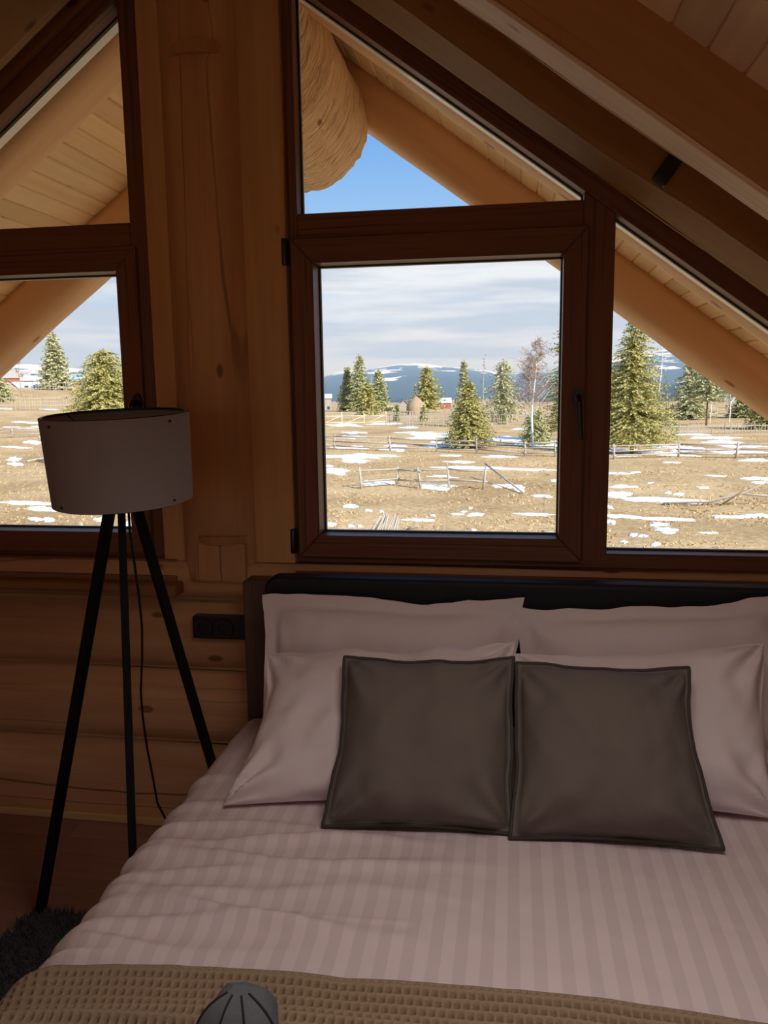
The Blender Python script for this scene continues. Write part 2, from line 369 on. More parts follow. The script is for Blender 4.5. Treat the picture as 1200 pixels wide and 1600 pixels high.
def bm_obj(name, bm, mat, parent=None, smooth=False, matrix=None, loc=None, **kw):
    me = bpy.data.meshes.new(name); bmesh.ops.recalc_face_normals(bm, faces=bm.faces); bm.to_mesh(me); bm.free()
    me.materials.append(mat)
    if smooth: me.polygons.foreach_set('use_smooth', [True] * len(me.polygons))
    o = bpy.data.objects.new(name, me); link(o, parent); place(o, parent, matrix, loc)
    return tag(o, **kw)


def bevel_all(bm, w, seg=1):
    bmesh.ops.recalc_face_normals(bm, faces=bm.faces)
    if w > 0: bmesh.ops.bevel(bm, geom=list(bm.edges), offset=w, segments=seg, affect='EDGES', profile=0.6)


def prism(name, poly, y0, y1, mat, parent=None, bev=0.003, seg=1, smooth=False, **kw):
    """A flat polygon in X, Z given depth along Y; its own origin at the polygon's middle."""
    cx = sum(p[0] for p in poly) / len(poly); cz = sum(p[1] for p in poly) / len(poly); cyy = (y0 + y1) / 2
    bm = bmesh.new()
    a = [bm.verts.new((p[0] - cx, y0 - cyy, p[1] - cz)) for p in poly]; b = [bm.verts.new((p[0] - cx, y1 - cyy, p[1] - cz)) for p in poly]
    n = len(poly); bm.faces.new(a); bm.faces.new(b[::-1])
    for i in range(n): bm.faces.new((a[i], b[i], b[(i + 1) % n], a[(i + 1) % n]))
    bevel_all(bm, bev, seg)
    return bm_obj(name, bm, mat, parent, smooth, loc=(cx, cyy, cz), **kw)


def box(name, lo, hi, mat, parent=None, bev=0.003, seg=1, smooth=False, **kw):
    return prism(name, [(lo[0], lo[2]), (hi[0], lo[2]), (hi[0], hi[2]), (lo[0], hi[2])], lo[1], hi[1], mat, parent, bev, seg, smooth, **kw)


def tube_geo(pts, rad, sides=8, cap=True, flat=1.0):
    pts = [Vector(p) for p in pts]; n = len(pts)
    rad = rad if isinstance(rad, (list, tuple)) else [rad] * n
    V, Fc = [], []; up = None
    for i in range(n):
        t = (pts[min(i + 1, n - 1)] - pts[max(i - 1, 0)]).normalized()
        if up is None:
            up = t.orthogonal().normalized()
        up = (up - t * up.dot(t)); up = up.normalized() if up.length > 1e-6 else t.orthogonal().normalized()
        s = t.cross(up)
        for k in range(sides):
            a = 2 * math.pi * k / sides; V.append(pts[i] + up * (math.cos(a) * rad[i]) + s * (math.sin(a) * rad[i] * flat))
    for i in range(n - 1):
        for k in range(sides):
            k2 = (k + 1) % sides; Fc.append((i * sides + k, i * sides + k2, (i + 1) * sides + k2, (i + 1) * sides + k))
    if cap:
        Fc.append(tuple(range(sides))[::-1]); Fc.append(tuple((n - 1) * sides + k for k in range(sides)))
    return V, Fc


def tube(name, pts, rad, mat, parent=None, sides=8, smooth=True, flat=1.0, **kw):
    o = Vector(pts[0]); V, Fc = tube_geo([Vector(p) - o for p in pts], rad, sides, True, flat)
    return mesh_obj(name, V, Fc, mat, parent, smooth, loc=o, **kw)


def merge(parts):
    V, Fc = [], []
    for v, f in parts:
        b = len(V); V += list(v); Fc += [tuple(i + b for i in q) for q in f]
    return V, Fc


def bar_geo(a, b, w, h):
    """Square bar from a to b."""
    a, b = Vector(a), Vector(b); t = (b - a).normalized()
    s = t.cross(Vector((0, 0, 1))); s = s.normalized() if s.length > 1e-4 else Vector((1, 0, 0)); u = s.cross(t)
    V = [p + s * (i * w / 2) + u * (j * h / 2) for p in (a, b) for i, j in ((-1, -1), (1, -1), (1, 1), (-1, 1))]
    return V, [(3, 2, 1, 0), (4, 5, 6, 7), (0, 1, 5, 4), (1, 2, 6, 5), (2, 3, 7, 6), (3, 0, 4, 7)]


def fbm(x, y, z=0.0, o=3):
    return noise.fractal(Vector((x, y, z)), 1.0, 2.0, o)


# ------------------------------------------------------------------ building: measurements
XR, SL = -0.956, 0.7356                       # ridge line, slope of the roof
TH = math.atan(SL); CT, ST = math.cos(TH), math.sin(TH)
KG = 2.923                                    # apex height of the sloped glass edge
KC = 3.11                                     # apex height of the ceiling lining
XLW, XRW = XR - 3.15, XR + 3.15               # knee walls
YF = -6.0                                     # wall behind the photographer


def slope_z(k, x): return k - SL * abs(x - XR)


def slope_frame(sg, k, y):
    """Axes on the roof: X down the slope, Z square to it, origin at the ridge."""
    Xa = Vector((CT * sg, 0, -ST)); Za = Vector((ST * sg, 0, CT)); Ya = Za.cross(Xa)
    m = Matrix((Xa, Ya, Za)).transposed().to_4x4(); m.translation = Vector((XR, y, k)); return m


# floor
floor = box('floor', (XLW, YF, -0.20), (XRW, 0.0, -0.012), M['laminate'], bev=0, label='dark reddish brown laminate plank floor beside the bed', kind='structure')
proto = None
row = 0; y = -0.06
while y > YF:
    x = XLW + (-1.3 + (row * 0.47) % 1.3)
    while x < XRW:
        x0, x1 = max(x, XLW), min(x + 1.3, XRW)
        if x1 - x0 > 0.05:
            if proto is None or abs((x1 - x0) - 1.3) > 1e-6:
                o = box('plank', (x0, y - 0.192, -0.012), (x1, y, 0.0), M['laminate'], floor, bev=0.0012)
                if abs((x1 - x0) - 1.3) < 1e-6: proto = o; pmat = ((x0 + x1) / 2, y - 0.096, -0.006)
            else:
                o = proto.copy(); link(o, floor); place(o, floor, loc=((x0 + x1) / 2, y - 0.096, -0.006))
        x += 1.3
    y -= 0.1935; row += 1

# knee walls and the wall behind the photographer, with an unseen opening added to let in daylight
box('wall_left', (XLW - 0.2, YF, -0.2), (XLW, 0.3, 1.0), M['room_wood'], bev=0, label='low pine log wall under the left roof slope', kind='structure')
box('wall_right', (XRW, YF, -0.2), (XRW + 0.2, 0.3, 1.0), M['room_wood'], bev=0, label='low pine log wall under the right roof slope', kind='structure')
wf = empty('wall_front', (XR, YF, 0), label='pine gable wall opposite the bed with a wide unseen opening added for daylight', kind='structure')
zt = lambda x: slope_z(KC + 0.1, x)
GX0, GX1, GZ0, GZ1 = XR - 1.45, XR + 1.45, 0.35, 2.0
for nm, poly in (('panel', [(XLW - 0.2, -0.2), (GX0, -0.2), (GX0, zt(GX0)), (XLW - 0.2, zt(XLW - 0.2))]),
                 ('panel', [(GX1, -0.2), (XRW + 0.2, -0.2), (XRW + 0.2, zt(XRW + 0.2)), (GX1, zt(GX1))]),
                 ('panel', [(GX0, -0.2), (GX1, -0.2), (GX1, GZ0), (GX0, GZ0)]),
                 ('panel', [(GX0, GZ1), (GX1, GZ1), (GX1, zt(GX1)), (XR, zt(XR)), (GX0, zt(GX0))])):
    prism(nm, poly, YF - 0.2, YF, M['room_wood'], wf, bev=0)

# wall with the windows: logs below the sills
wall = empty('wall_back', (XR, -0.06, 0), label='pine log wall below the windows, behind lamp and bed', kind='structure')


def log_course(z0, z1, y_front=-0.125, depth=0.055, seed=0, x0=XLW, x1=XRW):
    V, Fc = [], []; nx, nz = 34, 13
    cz = (z0 + z1) / 2
    for i in range(nx + 1):
        x = x0 + (x1 - x0) * i / nx
        for j in range(nz + 1):
            t = -1 + 2 * j / nz
            yy = y_front + depth * abs(t) ** 3.2 + 0.006 * fbm(x * 1.3 + seed, t * 1.5, seed)
            V.append((x, yy, cz + t * (z1 - z0) / 2 * 0.995 + 0.004 * fbm(x * 0.8, seed * 3.1)))
    for i in range(nx):
        for j in range(nz):
            a = i * (nz + 1) + j; Fc.append((a, a + nz + 1, a + nz + 2, a + 1))
    b = len(V)
    V += [(x0, 0.05, z0), (x1, 0.05, z0), (x1, 0.05, z1), (x0, 0.05, z1)]
    Fc.append((b, b + 3, b + 2, b + 1))
    top = [i * (nz + 1) + nz for i in range(nx + 1)]; bot = [i * (nz + 1) for i in range(nx + 1)]
    Fc.append(tuple(top[::-1] + [b + 3, b + 2])); Fc.append(tuple(bot + [b + 1, b]))
    Fc.append(tuple([j for j in range(nz + 1)] + [b + 3, b])); Fc.append(tuple([nx * (nz + 1) + j for j in range(nz, -1, -1)] + [b + 1, b + 2]))
    c = Vector((0, 0, cz))
    return mesh_obj('log', [Vector(v) - c for v in V], Fc, M['log_x'], wall, True, loc=c)


for i, (z0, z1) in enumerate(((-0.06, 0.285), (0.285, 0.552), (0.552, 0.815), (0.815, 0.945))):
    log_course(z0, z1, -0.125 if i < 3 else -0.135, 0.055 if i < 3 else 0.02, i * 7.3)
box('baseboard_back', (XLW, -0.150, 0.0), (XRW, -0.112, 0.030), M['skirting'], bev=0.004, label='thin pale pine strip between the log wall and floor', kind='structure')

# upright post between the windows, with a plank on either side
post = empty('trim_1', (XR, -0.1, 0.9), label='pine log post standing between the two windows', kind='structure')
px0, px1 = -1.098, -0.832
V, Fc = [], []; nz = 46; prof = []
for t in np.linspace(0, 1, 13):
    xx = px0 + (px1 - px0) * t; e = abs(2 * t - 1)
    prof.append((xx, -0.158 + 0.070 * max(0.0, (e - 0.45) / 0.55) ** 1.8))
for i in range(nz + 1):
    z = 0.885 + (3.05 - 0.885) * i / nz
    for j, (xx, yy) in enumerate(prof):
        dy = 0.0
        if z < 1.03 and -1.045 < xx < -0.858: dy = 0.022
        if z > 2.53 and -1.06 < xx < -0.87: dy = 0.020
        V.append((xx + 0.004 * fbm(z * 0.7, j * 0.1), yy + dy + 0.003 * fbm(z * 1.2, j * 0.3, 4.0), z))
np_ = len(prof)
for i in range(nz):
    for j in range(np_ - 1):
        a = i * np_ + j; Fc.append((a, a + 1, a + np_ + 1, a + np_))
b = len(V); V += [(px0, 0.05, 0.885), (px1, 0.05, 0.885), (px1, 0.05, 3.05), (px0, 0.05, 3.05)]
Fc += [(b, b + 1, b + 2, b + 3), tuple([i * np_ for i in range(nz + 1)] + [b + 3, b]), tuple([i * np_ + np_ - 1 for i in range(nz, -1, -1)] + [b + 1, b + 2])]
Fc += [tuple(list(range(np_ - 1, -1, -1)) + [b, b + 1]), tuple([nz * np_ + j for j in range(np_)] + [b + 2, b + 3])]
mesh_obj('post_log', [Vector(v) - Vector((XR, -0.1, 1.9)) for v in V], Fc, M['log_z'], post, True, loc=(XR, -0.1, 1.9))
# the saddle cut at its foot and its head
for z0, z1, w0, w1, nm in ((1.012, 1.040, -1.043, -0.860, 'foot_notch'), (2.505, 2.545, -1.060, -0.868, 'head_notch')):
    bm = bmesh.new(); pts = []
    for t in np.linspace(0, 1, 9): pts.append((w0 + (w1 - w0) * t, -0.172 + 0.05 * abs(2 * t - 1) ** 2.5))
    lo = [bm.verts.new((p[0], p[1] + (0.012 if nm == 'foot_notch' else 0.0), z0)) for p in pts] + [bm.verts.new((w1, -0.06, z0)), bm.verts.new((w0, -0.06, z0))]
    hi = [bm.verts.new((p[0], p[1] + (0.0 if nm == 'foot_notch' else 0.012), z1)) for p in pts] + [bm.verts.new((w1, -0.06, z1)), bm.verts.new((w0, -0.06, z1))]
    n = len(lo); bm.faces.new(lo[::-1]); bm.faces.new(hi)
    for i in range(n): bm.faces.new((lo[i], lo[(i + 1) % n], hi[(i + 1) % n], hi[i]))
    bm_obj(nm, bm, M['log_z'], post)
box('foot_block', (-1.036, -0.152, 0.885), (-0.862, -0.06, 1.016), M['log_z'], post, bev=0.01, seg=2)
box('trim_2', (-1.162, -0.106, 0.905), (-1.085, 0.04, 2.92), M['plank_z'], bev=0.004, label='narrow pale pine plank at the left side of the log post', kind='structure')
box('trim_3', (-0.845, -0.102, 0.925), (-0.708, 0.04, 2.96), M['plank_z'], bev=0.004, label='wide pine plank at the right side of the log post', kind='structure')
# gable boards above the sloped window heads
for sg in (1, -1):
    fm = slope_frame(sg, 2.99, -0.02)
    bm = bmesh.new(); bmesh.ops.create_cube(bm, size=1.0)
    bmesh.ops.scale(bm, vec=(4.0, 0.15, 0.11), verts=bm.verts); bmesh.ops.translate(bm, vec=(2.0, 0, 0.053), verts=bm.verts)
    bm_obj('gable_plank', bm, M['plank_x'], wall, matrix=fm)


# ------------------------------------------------------------------ windows
def window(sg, label, name):
    """sg=+1 the window right of the post, sg=-1 its mirror image on the left."""
    mx = (lambda x: x) if sg > 0 else (lambda x: 2 * XR - x)
    w = empty(name, (mx(-0.25), -0.03, 0.95), label=label, kind='structure')
    gk = lambda x: KG - SL * (x - XR)
    Y0, Y1 = -0.070, 0.010
    P = lambda pts: [(mx(x), z) for x, z in pts]
    jl, tri = -0.677, 0.196
    prism('jamb', P([(-0.745, 0.945), (jl, 0.945), (jl, gk(jl)), (-0.745, gk(jl) + 0.06)]), Y0, Y1, M['frame'], w)
    bmh = bmesh.new(); bmesh.ops.create_cube(bmh, size=1.0); hx0, hx1 = 0.20 / CT, 2.75 / CT
    bmesh.ops.scale(bmh, vec=(hx1 - hx0, 0.117, 0.105 * CT), verts=bmh.verts); bmesh.ops.translate(bmh, vec=((hx0 + hx1) / 2, 0, 0.105 * CT / 2), verts=bmh.verts)
    bevel_all(bmh, 0.003); fmh = slope_frame(sg, KG, -0.0135); bm_obj('sloped_head', bmh, M['frame_x'], w, matrix=fmh)
    prism('transom', P([(jl, 1.965), (tri, 1.965), (tri, 2.051), (jl, 2.051)]), Y0 + 0.001, Y1, M['frame_x'], w)
    prism('mullion', P([(tri, 0.945), (0.288, 0.945), (0.288, gk(0.288)), (tri, gk(tri))]), Y0, Y1, M['frame'], w)
    prism('bottom_rail', P([(-0.745, 0.925), (1.80, 0.925), (1.74, 0.99), (0.27, 0.99), (0.2699, 0.975), (-0.745, 0.975)]), Y0 - 0.001, Y1, M['frame_x'], w, bev=0.002)
    # fixed panes
    def glazing(poly, parent, deep=False):
        cx = sum(p[0] for p in poly) / len(poly); cz = sum(p[1] for p in poly) / len(poly)
        pn = prism('pane', P(poly), -0.002, 0.002, M['glass'], parent, bev=0)
        n = len(poly)
        for a, b_, y0, y1, th, mat, nm in ((0, 0, -0.006, 0.004, 0.004, M['rubber'], 'gasket'), (0, 0, 0.006, 0.012, 0.005, M['spacer'], 'spacer')):
            bm = bmesh.new()
            for i in range(n):
                p, q = Vector(poly[i]), Vector(poly[(i + 1) % n])
                if (q - p).length < 0.02: continue
                sloped = abs(q.y - p.y) > 0.05 and abs(q.x - p.x) > 0.05
                ya_, yb_ = (y0, 0.044) if (sloped and nm == 'spacer') else (y0, y1)
                nn = Vector((-(q - p).y, (q - p).x)).normalized()
                if nn.dot(Vector((cx, cz)) - p) < 0: nn = -nn
                quad = [p - nn * 0.004, q - nn * 0.004, q + nn * th, p + nn * th]
                va = [bm.verts.new((mx(c.x), ya_, c.y)) for c in quad]; vb = [bm.verts.new((mx(c.x), yb_, c.y)) for c in quad]
                bm.faces.new(va); bm.faces.new(vb[::-1])
                for k in range(4): bm.faces.new((va[k], vb[k], vb[(k + 1) % 4], va[(k + 1) % 4]))
            bm_obj(nm, bm, mat, parent)
    glazing([(jl, 2.051), (tri, 2.051), (tri, gk(tri)), (jl, gk(jl))], w)
    glazing([(0.288, 0.99), (1.68, 0.99), (1.66, gk(1.66)), (0.288, gk(0.288))], w)
    # opening sash, mitred
    so, si = (-0.698, 0.212, 0.962, 1.976), (-0.627, 0.140, 1.036, 1.899)
    sash = empty('sash', (mx(-0.24), -0.045, 1.46)); sash.parent = w; place(sash, w, loc=(mx(-0.24), -0.045, 1.46))
    O = [(so[0], so[2]), (so[1], so[2]), (so[1], so[3]), (so[0], so[3])]; I = [(si[0], si[2]), (si[1], si[2]), (si[1], si[3]), (si[0], si[3])]
    for i in range(4):
        j = (i + 1) % 4
        prism('rail' if i % 2 == 0 else 'stile', P([O[i], O[j], I[j], I[i]]), -0.088, 0.008, M['frame_x'] if i % 2 == 0 else M['frame'], sash, bev=0.004)
        # stepped inner bead of the rail
        def inset(p, d): return (p[0] + (d if p[0] < -0.2 else -d), p[1] + (d if p[1] < 1.4 else -d))
    glazing(I, sash)
    for z0 in (0.977, 1.892):
        hgx = -0.712 if sg > 0 else mx(0.226)
        box('hinge', (hgx - 0.009, -0.108, z0), (hgx + 0.009, -0.078, z0 + 0.083), M['black'], sash, bev=0.006, seg=2, smooth=True)
    # lever handle on the meeting stile
    hx = 0.188 if sg > 0 else mx(-0.680); hz = 1.474
    bm = bmesh.new()
    ring = [(math.cos(a), math.sin(a)) for a in np.linspace(0, 2 * math.pi, 20, endpoint=False)]
    va = [bm.verts.new((0.015 * c, -0.006, 0.032 * s)) for c, s in ring]; vb = [bm.verts.new((0.015 * c, 0.006, 0.032 * s)) for c, s in ring]
    bm.faces.new(va); bm.faces.new(vb[::-1])
    for i in range(20): bm.faces.new((va[i], vb[i], vb[(i + 1) % 20], va[(i + 1) % 20]))
    hd = bm_obj('handle', bm, M['black'], sash, loc=(hx, -0.094, hz), label='black lever handle')
    dxs = 0.010
    V1, F1 = tube_geo([(hx, -0.095, hz), (hx, -0.128, hz), (hx + dxs * 0.2, -0.140, hz - 0.012), (hx + dxs, -0.140, hz - 0.125)], [0.010, 0.010, 0.011, 0.0085], 10, True)
    # pushed on into the same piece as a second solid
    me = hd.data; bm = bmesh.new(); bm.from_mesh(me)
    off = Vector((hx, -0.094, hz)); vv = [bm.verts.new(Vector(v) - off) for v in V1]
    for f in F1: bm.faces.new([vv[i] for i in f])
    bmesh.ops.recalc_face_normals(bm, faces=bm.faces); bm.to_mesh(me); bm.free()
    return w


window(-1, 'window left of the post, behind the floor lamp, with triangular pane above', 'window_1')
window(1, 'brown framed window above the bed with black lever handle and triangular panes', 'window_2')

# sill boards
sl = empty('trim_4', (-2.2, -0.12, 0.87), label='stepped brown sill board under the left window behind the lamp', kind='structure')
box('moulding', (-3.75, -0.115, 0.895), (-1.118, -0.03, 0.952), M['sill'], sl, bev=0.006, seg=2)
box('upper_bead', (-3.75, -0.145, 0.880), (-1.105, -0.03, 0.902), M['sill'], sl, bev=0.005, seg=2)
box('sill_board', (-3.75, -0.205, 0.842), (-1.085, -0.03, 0.884), M['sill'], sl, bev=0.008, seg=3)
box('trim_5', (-0.70, -0.135, 0.872), (1.75, -0.03, 0.926), M['frame_x'], bev=0.004, label='dark brown sill strip under the right window above the headboard', kind='structure')


# ------------------------------------------------------------------ roof: lining boards, rafters, ridge log
BW = 0.0855
bm_proto = None


def lining(sg, name, label):
    """Deck above, tongue and groove boards below; a board runs out through the gable to form the eaves soffit."""
    fm = slope_frame(sg, KC, 0)
    ysg = 1 if sg > 0 else -1
    global bm_proto
    bm = bmesh.new(); bmesh.ops.create_cube(bm, size=1.0)
    bmesh.ops.scale(bm, vec=(4.75, 7.75, 0.16), verts=bm.verts); bmesh.ops.translate(bm, vec=(2.33, ysg * (-2.44), 0.105), verts=bm.verts)
    root = bm_obj(name, bm, M['board_y'], matrix=fm, label=label, kind='structure')
    if bm_proto is None:
        me = bpy.data.meshes.new('board'); b2 = bmesh.new(); h = BW / 2 - 0.0004
        sec = [(-h, 0.006), (-h + 0.005, 0.0), (h - 0.005, 0.0), (h, 0.006), (h, 0.022), (-h, 0.022)]
        rings = [[b2.verts.new((x, y, z)) for x, z in sec] for y in (-3.85, 3.85)]
        n = len(sec); b2.faces.new(rings[0]); b2.faces.new(rings[1][::-1])
        for i in range(n): b2.faces.new((rings[0][i], rings[1][i], rings[1][(i + 1) % n], rings[0][(i + 1) % n]))
        bmesh.ops.recalc_face_normals(b2, faces=b2.faces); b2.to_mesh(me); b2.free(); me.materials.append(M['board_y']); bm_proto = me
    k = 0
    while k * BW < 4.6:
        o = bpy.data.objects.new('board', bm_proto); link(o, root)
        place(o, root, fm @ Matrix.Translation((0.05 + k * BW, ysg * (-2.44), 0)))
        k += 1
    return root


lining(-1, 'ceiling_left', 'pine board lining of the left roof slope and its eaves')
lining(1, 'ceiling_right', 'pine board lining of the right roof slope')


def rafter(sg, yc, k0, half, label, seed, mat, square=0.0, hgt=0.20, flat=0.05):
    fm = slope_frame(sg, k0, yc)
    sec = [(-flat, 0.0), (-flat - (half - flat) * 0.55, 0.008), (-half * 0.955, 0.030), (-half, 0.070), (-half, 0.115), (-half * 0.97, 0.155), (-half * 0.9, hgt)]
    sec = sec + [(-a, b) for a, b in sec[::-1]]
    if square:      # hewn flat towards the room
        q = square
        sec = [(-q, 0.006), (-q - 0.006, 0.018), (-q - 0.008, 0.06), (-q - 0.008, 0.115), (-q - 0.006, 0.155), (-q - 0.004, hgt)] + sec[6:]
        sec[5 + 6] = (flat, 0.0); sec = [(a * sg, b) for a, b in sec]
    V, Fc = [], []; ns = 60; n = len(sec)
    for i in range(ns + 1):
        x = -0.06 + 4.55 * i / ns
        wob = 0.010 * fbm(x * 1.1, seed, 1.0)
        for j, (a, b_) in enumerate(sec):
            V.append((x, a * (1 + 0.10 * fbm(x * 0.9, seed, j * 0.35)) + wob * 0.5, b_ + (0.010 * fbm(x * 1.6, seed + 5, j * 0.2)) * (1.0 if b_ < 0.12 else 0.0)))
    for i in range(ns):
        for j in range(n):
            j2 = (j + 1) % n; Fc.append((i * n + j, i * n + j2, (i + 1) * n + j2, (i + 1) * n + j))
    Fc.append(tuple(range(n))[::-1]); Fc.append(tuple(ns * n + j for j in range(n)))
    o = mesh_obj('rafter', V, Fc, mat, None, not square, matrix=fm, label=label, cat='rafter', kind='structure')
    if square and square < 0.1:  # strip on the planed underside; its pale colour paints the window light
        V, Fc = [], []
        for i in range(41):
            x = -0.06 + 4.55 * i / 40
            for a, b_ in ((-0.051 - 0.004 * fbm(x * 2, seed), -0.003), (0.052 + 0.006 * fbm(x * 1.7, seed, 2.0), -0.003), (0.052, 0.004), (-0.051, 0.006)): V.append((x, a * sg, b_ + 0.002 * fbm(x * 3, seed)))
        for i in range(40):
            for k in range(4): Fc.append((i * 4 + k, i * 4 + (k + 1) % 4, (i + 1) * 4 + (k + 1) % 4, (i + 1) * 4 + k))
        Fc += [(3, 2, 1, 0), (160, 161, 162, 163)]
        mesh_obj('planed_lit_underside', V, Fc, M['planed'], o, False, matrix=fm, label='planed underside painted pale as if lit')
    return o


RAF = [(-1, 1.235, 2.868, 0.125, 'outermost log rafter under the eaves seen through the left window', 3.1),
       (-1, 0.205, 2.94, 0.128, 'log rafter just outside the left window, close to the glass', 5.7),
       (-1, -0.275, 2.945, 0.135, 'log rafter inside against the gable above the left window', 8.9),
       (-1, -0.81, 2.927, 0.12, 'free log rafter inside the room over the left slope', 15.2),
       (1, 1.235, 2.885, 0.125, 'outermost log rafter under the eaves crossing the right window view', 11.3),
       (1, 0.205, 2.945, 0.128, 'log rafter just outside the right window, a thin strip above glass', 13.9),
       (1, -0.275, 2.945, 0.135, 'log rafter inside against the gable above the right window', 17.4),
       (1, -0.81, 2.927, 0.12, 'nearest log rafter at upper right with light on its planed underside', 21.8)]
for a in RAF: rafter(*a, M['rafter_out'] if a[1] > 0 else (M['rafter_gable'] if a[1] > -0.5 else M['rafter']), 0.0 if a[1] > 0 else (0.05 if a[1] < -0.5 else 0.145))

# ridge log, hewn, its end sticking out beyond the gable


def ridge_log():
    V, Fc = [], []; sides = 72; yr = [YF + 0.0 + 5.75 * i / 20 for i in range(20)] + list(np.linspace(-0.25, 1.16, 110))
    for y in yr:
        ex = min(1.0, max(0.0, (y + 0.1) / 0.5))
        r = 0.20 + 0.085 * ex; cz = 2.93 - 0.235 * ex
        for k in range(sides):
            a = 2 * math.pi * k / sides
            w = 0.0
            if y > -0.1:   # adze and saw marks: ripples round the log
                w = 0.007 * fbm(y * 26 + 2.0 * math.sin(a * 3), a * 2.2, 1.7, 3) + 0.006 * fbm(y * 3, a * 1.2, 9)
                if y > 1.135: w += 0.016 * fbm(a * 14, 3.0, 2.0, 2)
            V.append((XR + (r + w) * math.cos(a) * 1.02, y, cz + (r + w) * math.sin(a)))
    n = len(yr)
    for i in range(n - 1):
        for k in range(sides):
            k2 = (k + 1) % sides; Fc.append((i * sides + k, (i + 1) * sides + k, (i + 1) * sides + k2, i * sides + k2))
    Fc.append(tuple(range(sides))); Fc.append(tuple((n - 1) * sides + k for k in range(sides))[::-1])
    return mesh_obj('ridge_log', [Vector(v) - Vector((XR, 0, 2.75)) for v in V], Fc, M['ridge'], None, True, loc=(XR, 0, 2.75),
                    label='thick rough hewn ridge log jutting out under the eaves', cat='log', kind='structure')


ridge_log()

# small black fitting on the inner rafter
pc = on_y(1045, 262, -0.425)
fx = empty('light_fitting', pc, label='small black box fixed to the log rafter above the right window', cat='fixture')
fm = slope_frame(1, 0, 0).to_3x3().to_4x4(); fm.translation = pc
for nm, dz0, dz1, mt, w in (('body', -0.045, 0.030, M['black'], 0.019), ('cap', 0.034, 0.046, plain('glossy_black_cap', (0.05, 0.05, 0.055), 0.15), 0.021)):
    bm = bmesh.new(); bmesh.ops.create_cube(bm, size=1.0); bmesh.ops.scale(bm, vec=(2 * w, 0.036, dz1 - dz0), verts=bm.verts); bmesh.ops.translate(bm, vec=(0, 0, (dz0 + dz1) / 2), verts=bm.verts)
    bevel_all(bm, 0.004, 2); bm_obj(nm, bm, mt, fx, True, matrix=fm)


# ------------------------------------------------------------------ bed
BXL, BXR = -0.845, 0.895
BT = 0.50
bed = empty('bed', (0.02, -1.2, 0), label='double bed with dark oak frame and black leather headboard', cat='bed')
hc = empty('headboard', (0.02, -0.22, 0)); place(hc, bed, loc=(0.02, -0.22, 0)); hc.parent = bed; place(hc, bed, loc=(0.02, -0.22, 0))
prism('side_panel', [(BXL, 0.05), (BXL + 0.20, 0.05), (BXL + 0.20, 0.912), (BXL, 0.912)], -0.235, -0.150, M['oak_dark'], hc, bev=0.004)
prism('side_panel', [(BXR - 0.20, 0.05), (BXR, 0.05), (BXR, 0.912), (BXR - 0.20, 0.912)], -0.235, -0.150, M['oak_dark'], hc, bev=0.004)


def rounded_rect(x0, x1, z0, z1, r, n=6):
    out = []
    for cx, cz, a0 in ((x1 - r, z0 + r, -90), (x1 - r, z1 - r, 0), (x0 + r, z1 - r, 90), (x0 + r, z0 + r, 180)):
        for i in range(n + 1):
            a = math.radians(a0 + 90 * i / n); out.append((cx + r * math.cos(a), cz + r * math.sin(a)))
    return out


prism('upholstered_panel', rounded_rect(-0.752, 0.802, 0.20, 0.946, 0.045), -0.305, -0.236, M['leather'], hc, bev=0.016, seg=3, smooth=True, label='black leather cushion panel')
box('mattress', (BXL + 0.06, -2.28, 0.24), (BXR - 0.06, -0.32, BT - 0.035), M['cotton'], bed, bev=0.05, seg=3, smooth=True)
for x0, x1 in ((BXL + 0.04, BXL + 0.075), (BXR - 0.075, BXR - 0.04)):
    box('side_rail', (x0, -2.32, 0.10), (x1, -0.236, 0.25), M['oak_dark'], bed, bev=0.004)
box('foot_rail', (BXL + 0.04, -2.36, 0.10), (BXR - 0.04, -2.32, 0.25), M['oak_dark'], bed, bev=0.004)
for x in (BXL + 0.08, BXR - 0.14):
    box('leg', (x, -2.30, 0.021), (x + 0.06, -2.24, 0.24), M['oak_dark'], bed, bev=0.004)

# duvet: one cross-section wrapped over the mattress, folds along the left edge
SEC_R = 0.085


def bed_section(s, drop_l=0.20, drop_r=0.22):
    """s: arc length from the top edge's middle (x=0.02); gives x, z, nx, nz."""
    cx = 0.5 * (BXL + BXR)
    half = (BXR - BXL) / 2 - SEC_R
    sg = 1 if s >= 0 else -1; a = abs(s)
    if a <= half:
        return cx + s, BT + 0.012 * (1 - (a / half) ** 2), 0.0, 1.0
    a -= half
    if a <= SEC_R * math.pi / 2:
        th = a / SEC_R
        return cx + sg * (half + SEC_R * math.sin(th)), BT - SEC_R + SEC_R * math.cos(th), sg * math.sin(th), math.cos(th)
    a -= SEC_R * math.pi / 2
    return cx + sg * (half + SEC_R + 0.012 * math.sin(a * 14)), BT - SEC_R - a, float(sg), 0.0


HALF_ARC = (BXR - BXL) / 2 - SEC_R + SEC_R * math.pi / 2
fr = random.Random(11)
FOLDS = []   # (y at the left hem, slope of the crease, reach into the bed, height, width)
for yy, sl_, reach, h, wd in ((-0.97, 0.10, 0.62, 0.010, 0.016), (-1.03, 0.16, 0.85, 0.011, 0.018), (-1.085, 0.06, 0.95, 0.012, 0.020), (-1.145, 0.05, 0.70, 0.010, 0.016),
                              (-1.20, 0.10, 0.90, 0.010, 0.020), (-1.255, 0.03, 0.55, 0.013, 0.019), (-1.31, 0.10, 0.85, 0.014, 0.022), (-1.365, 0.07, 0.60, 0.010, 0.018), (-1.42, 0.04, 0.40, 0.009, 0.018),
                              (-0.86, 0.30, 0.35, 0.008, 0.02), (-0.72, 0.25, 0.25, 0.006, 0.02)):
    FOLDS.append((yy, sl_, reach, h, wd))


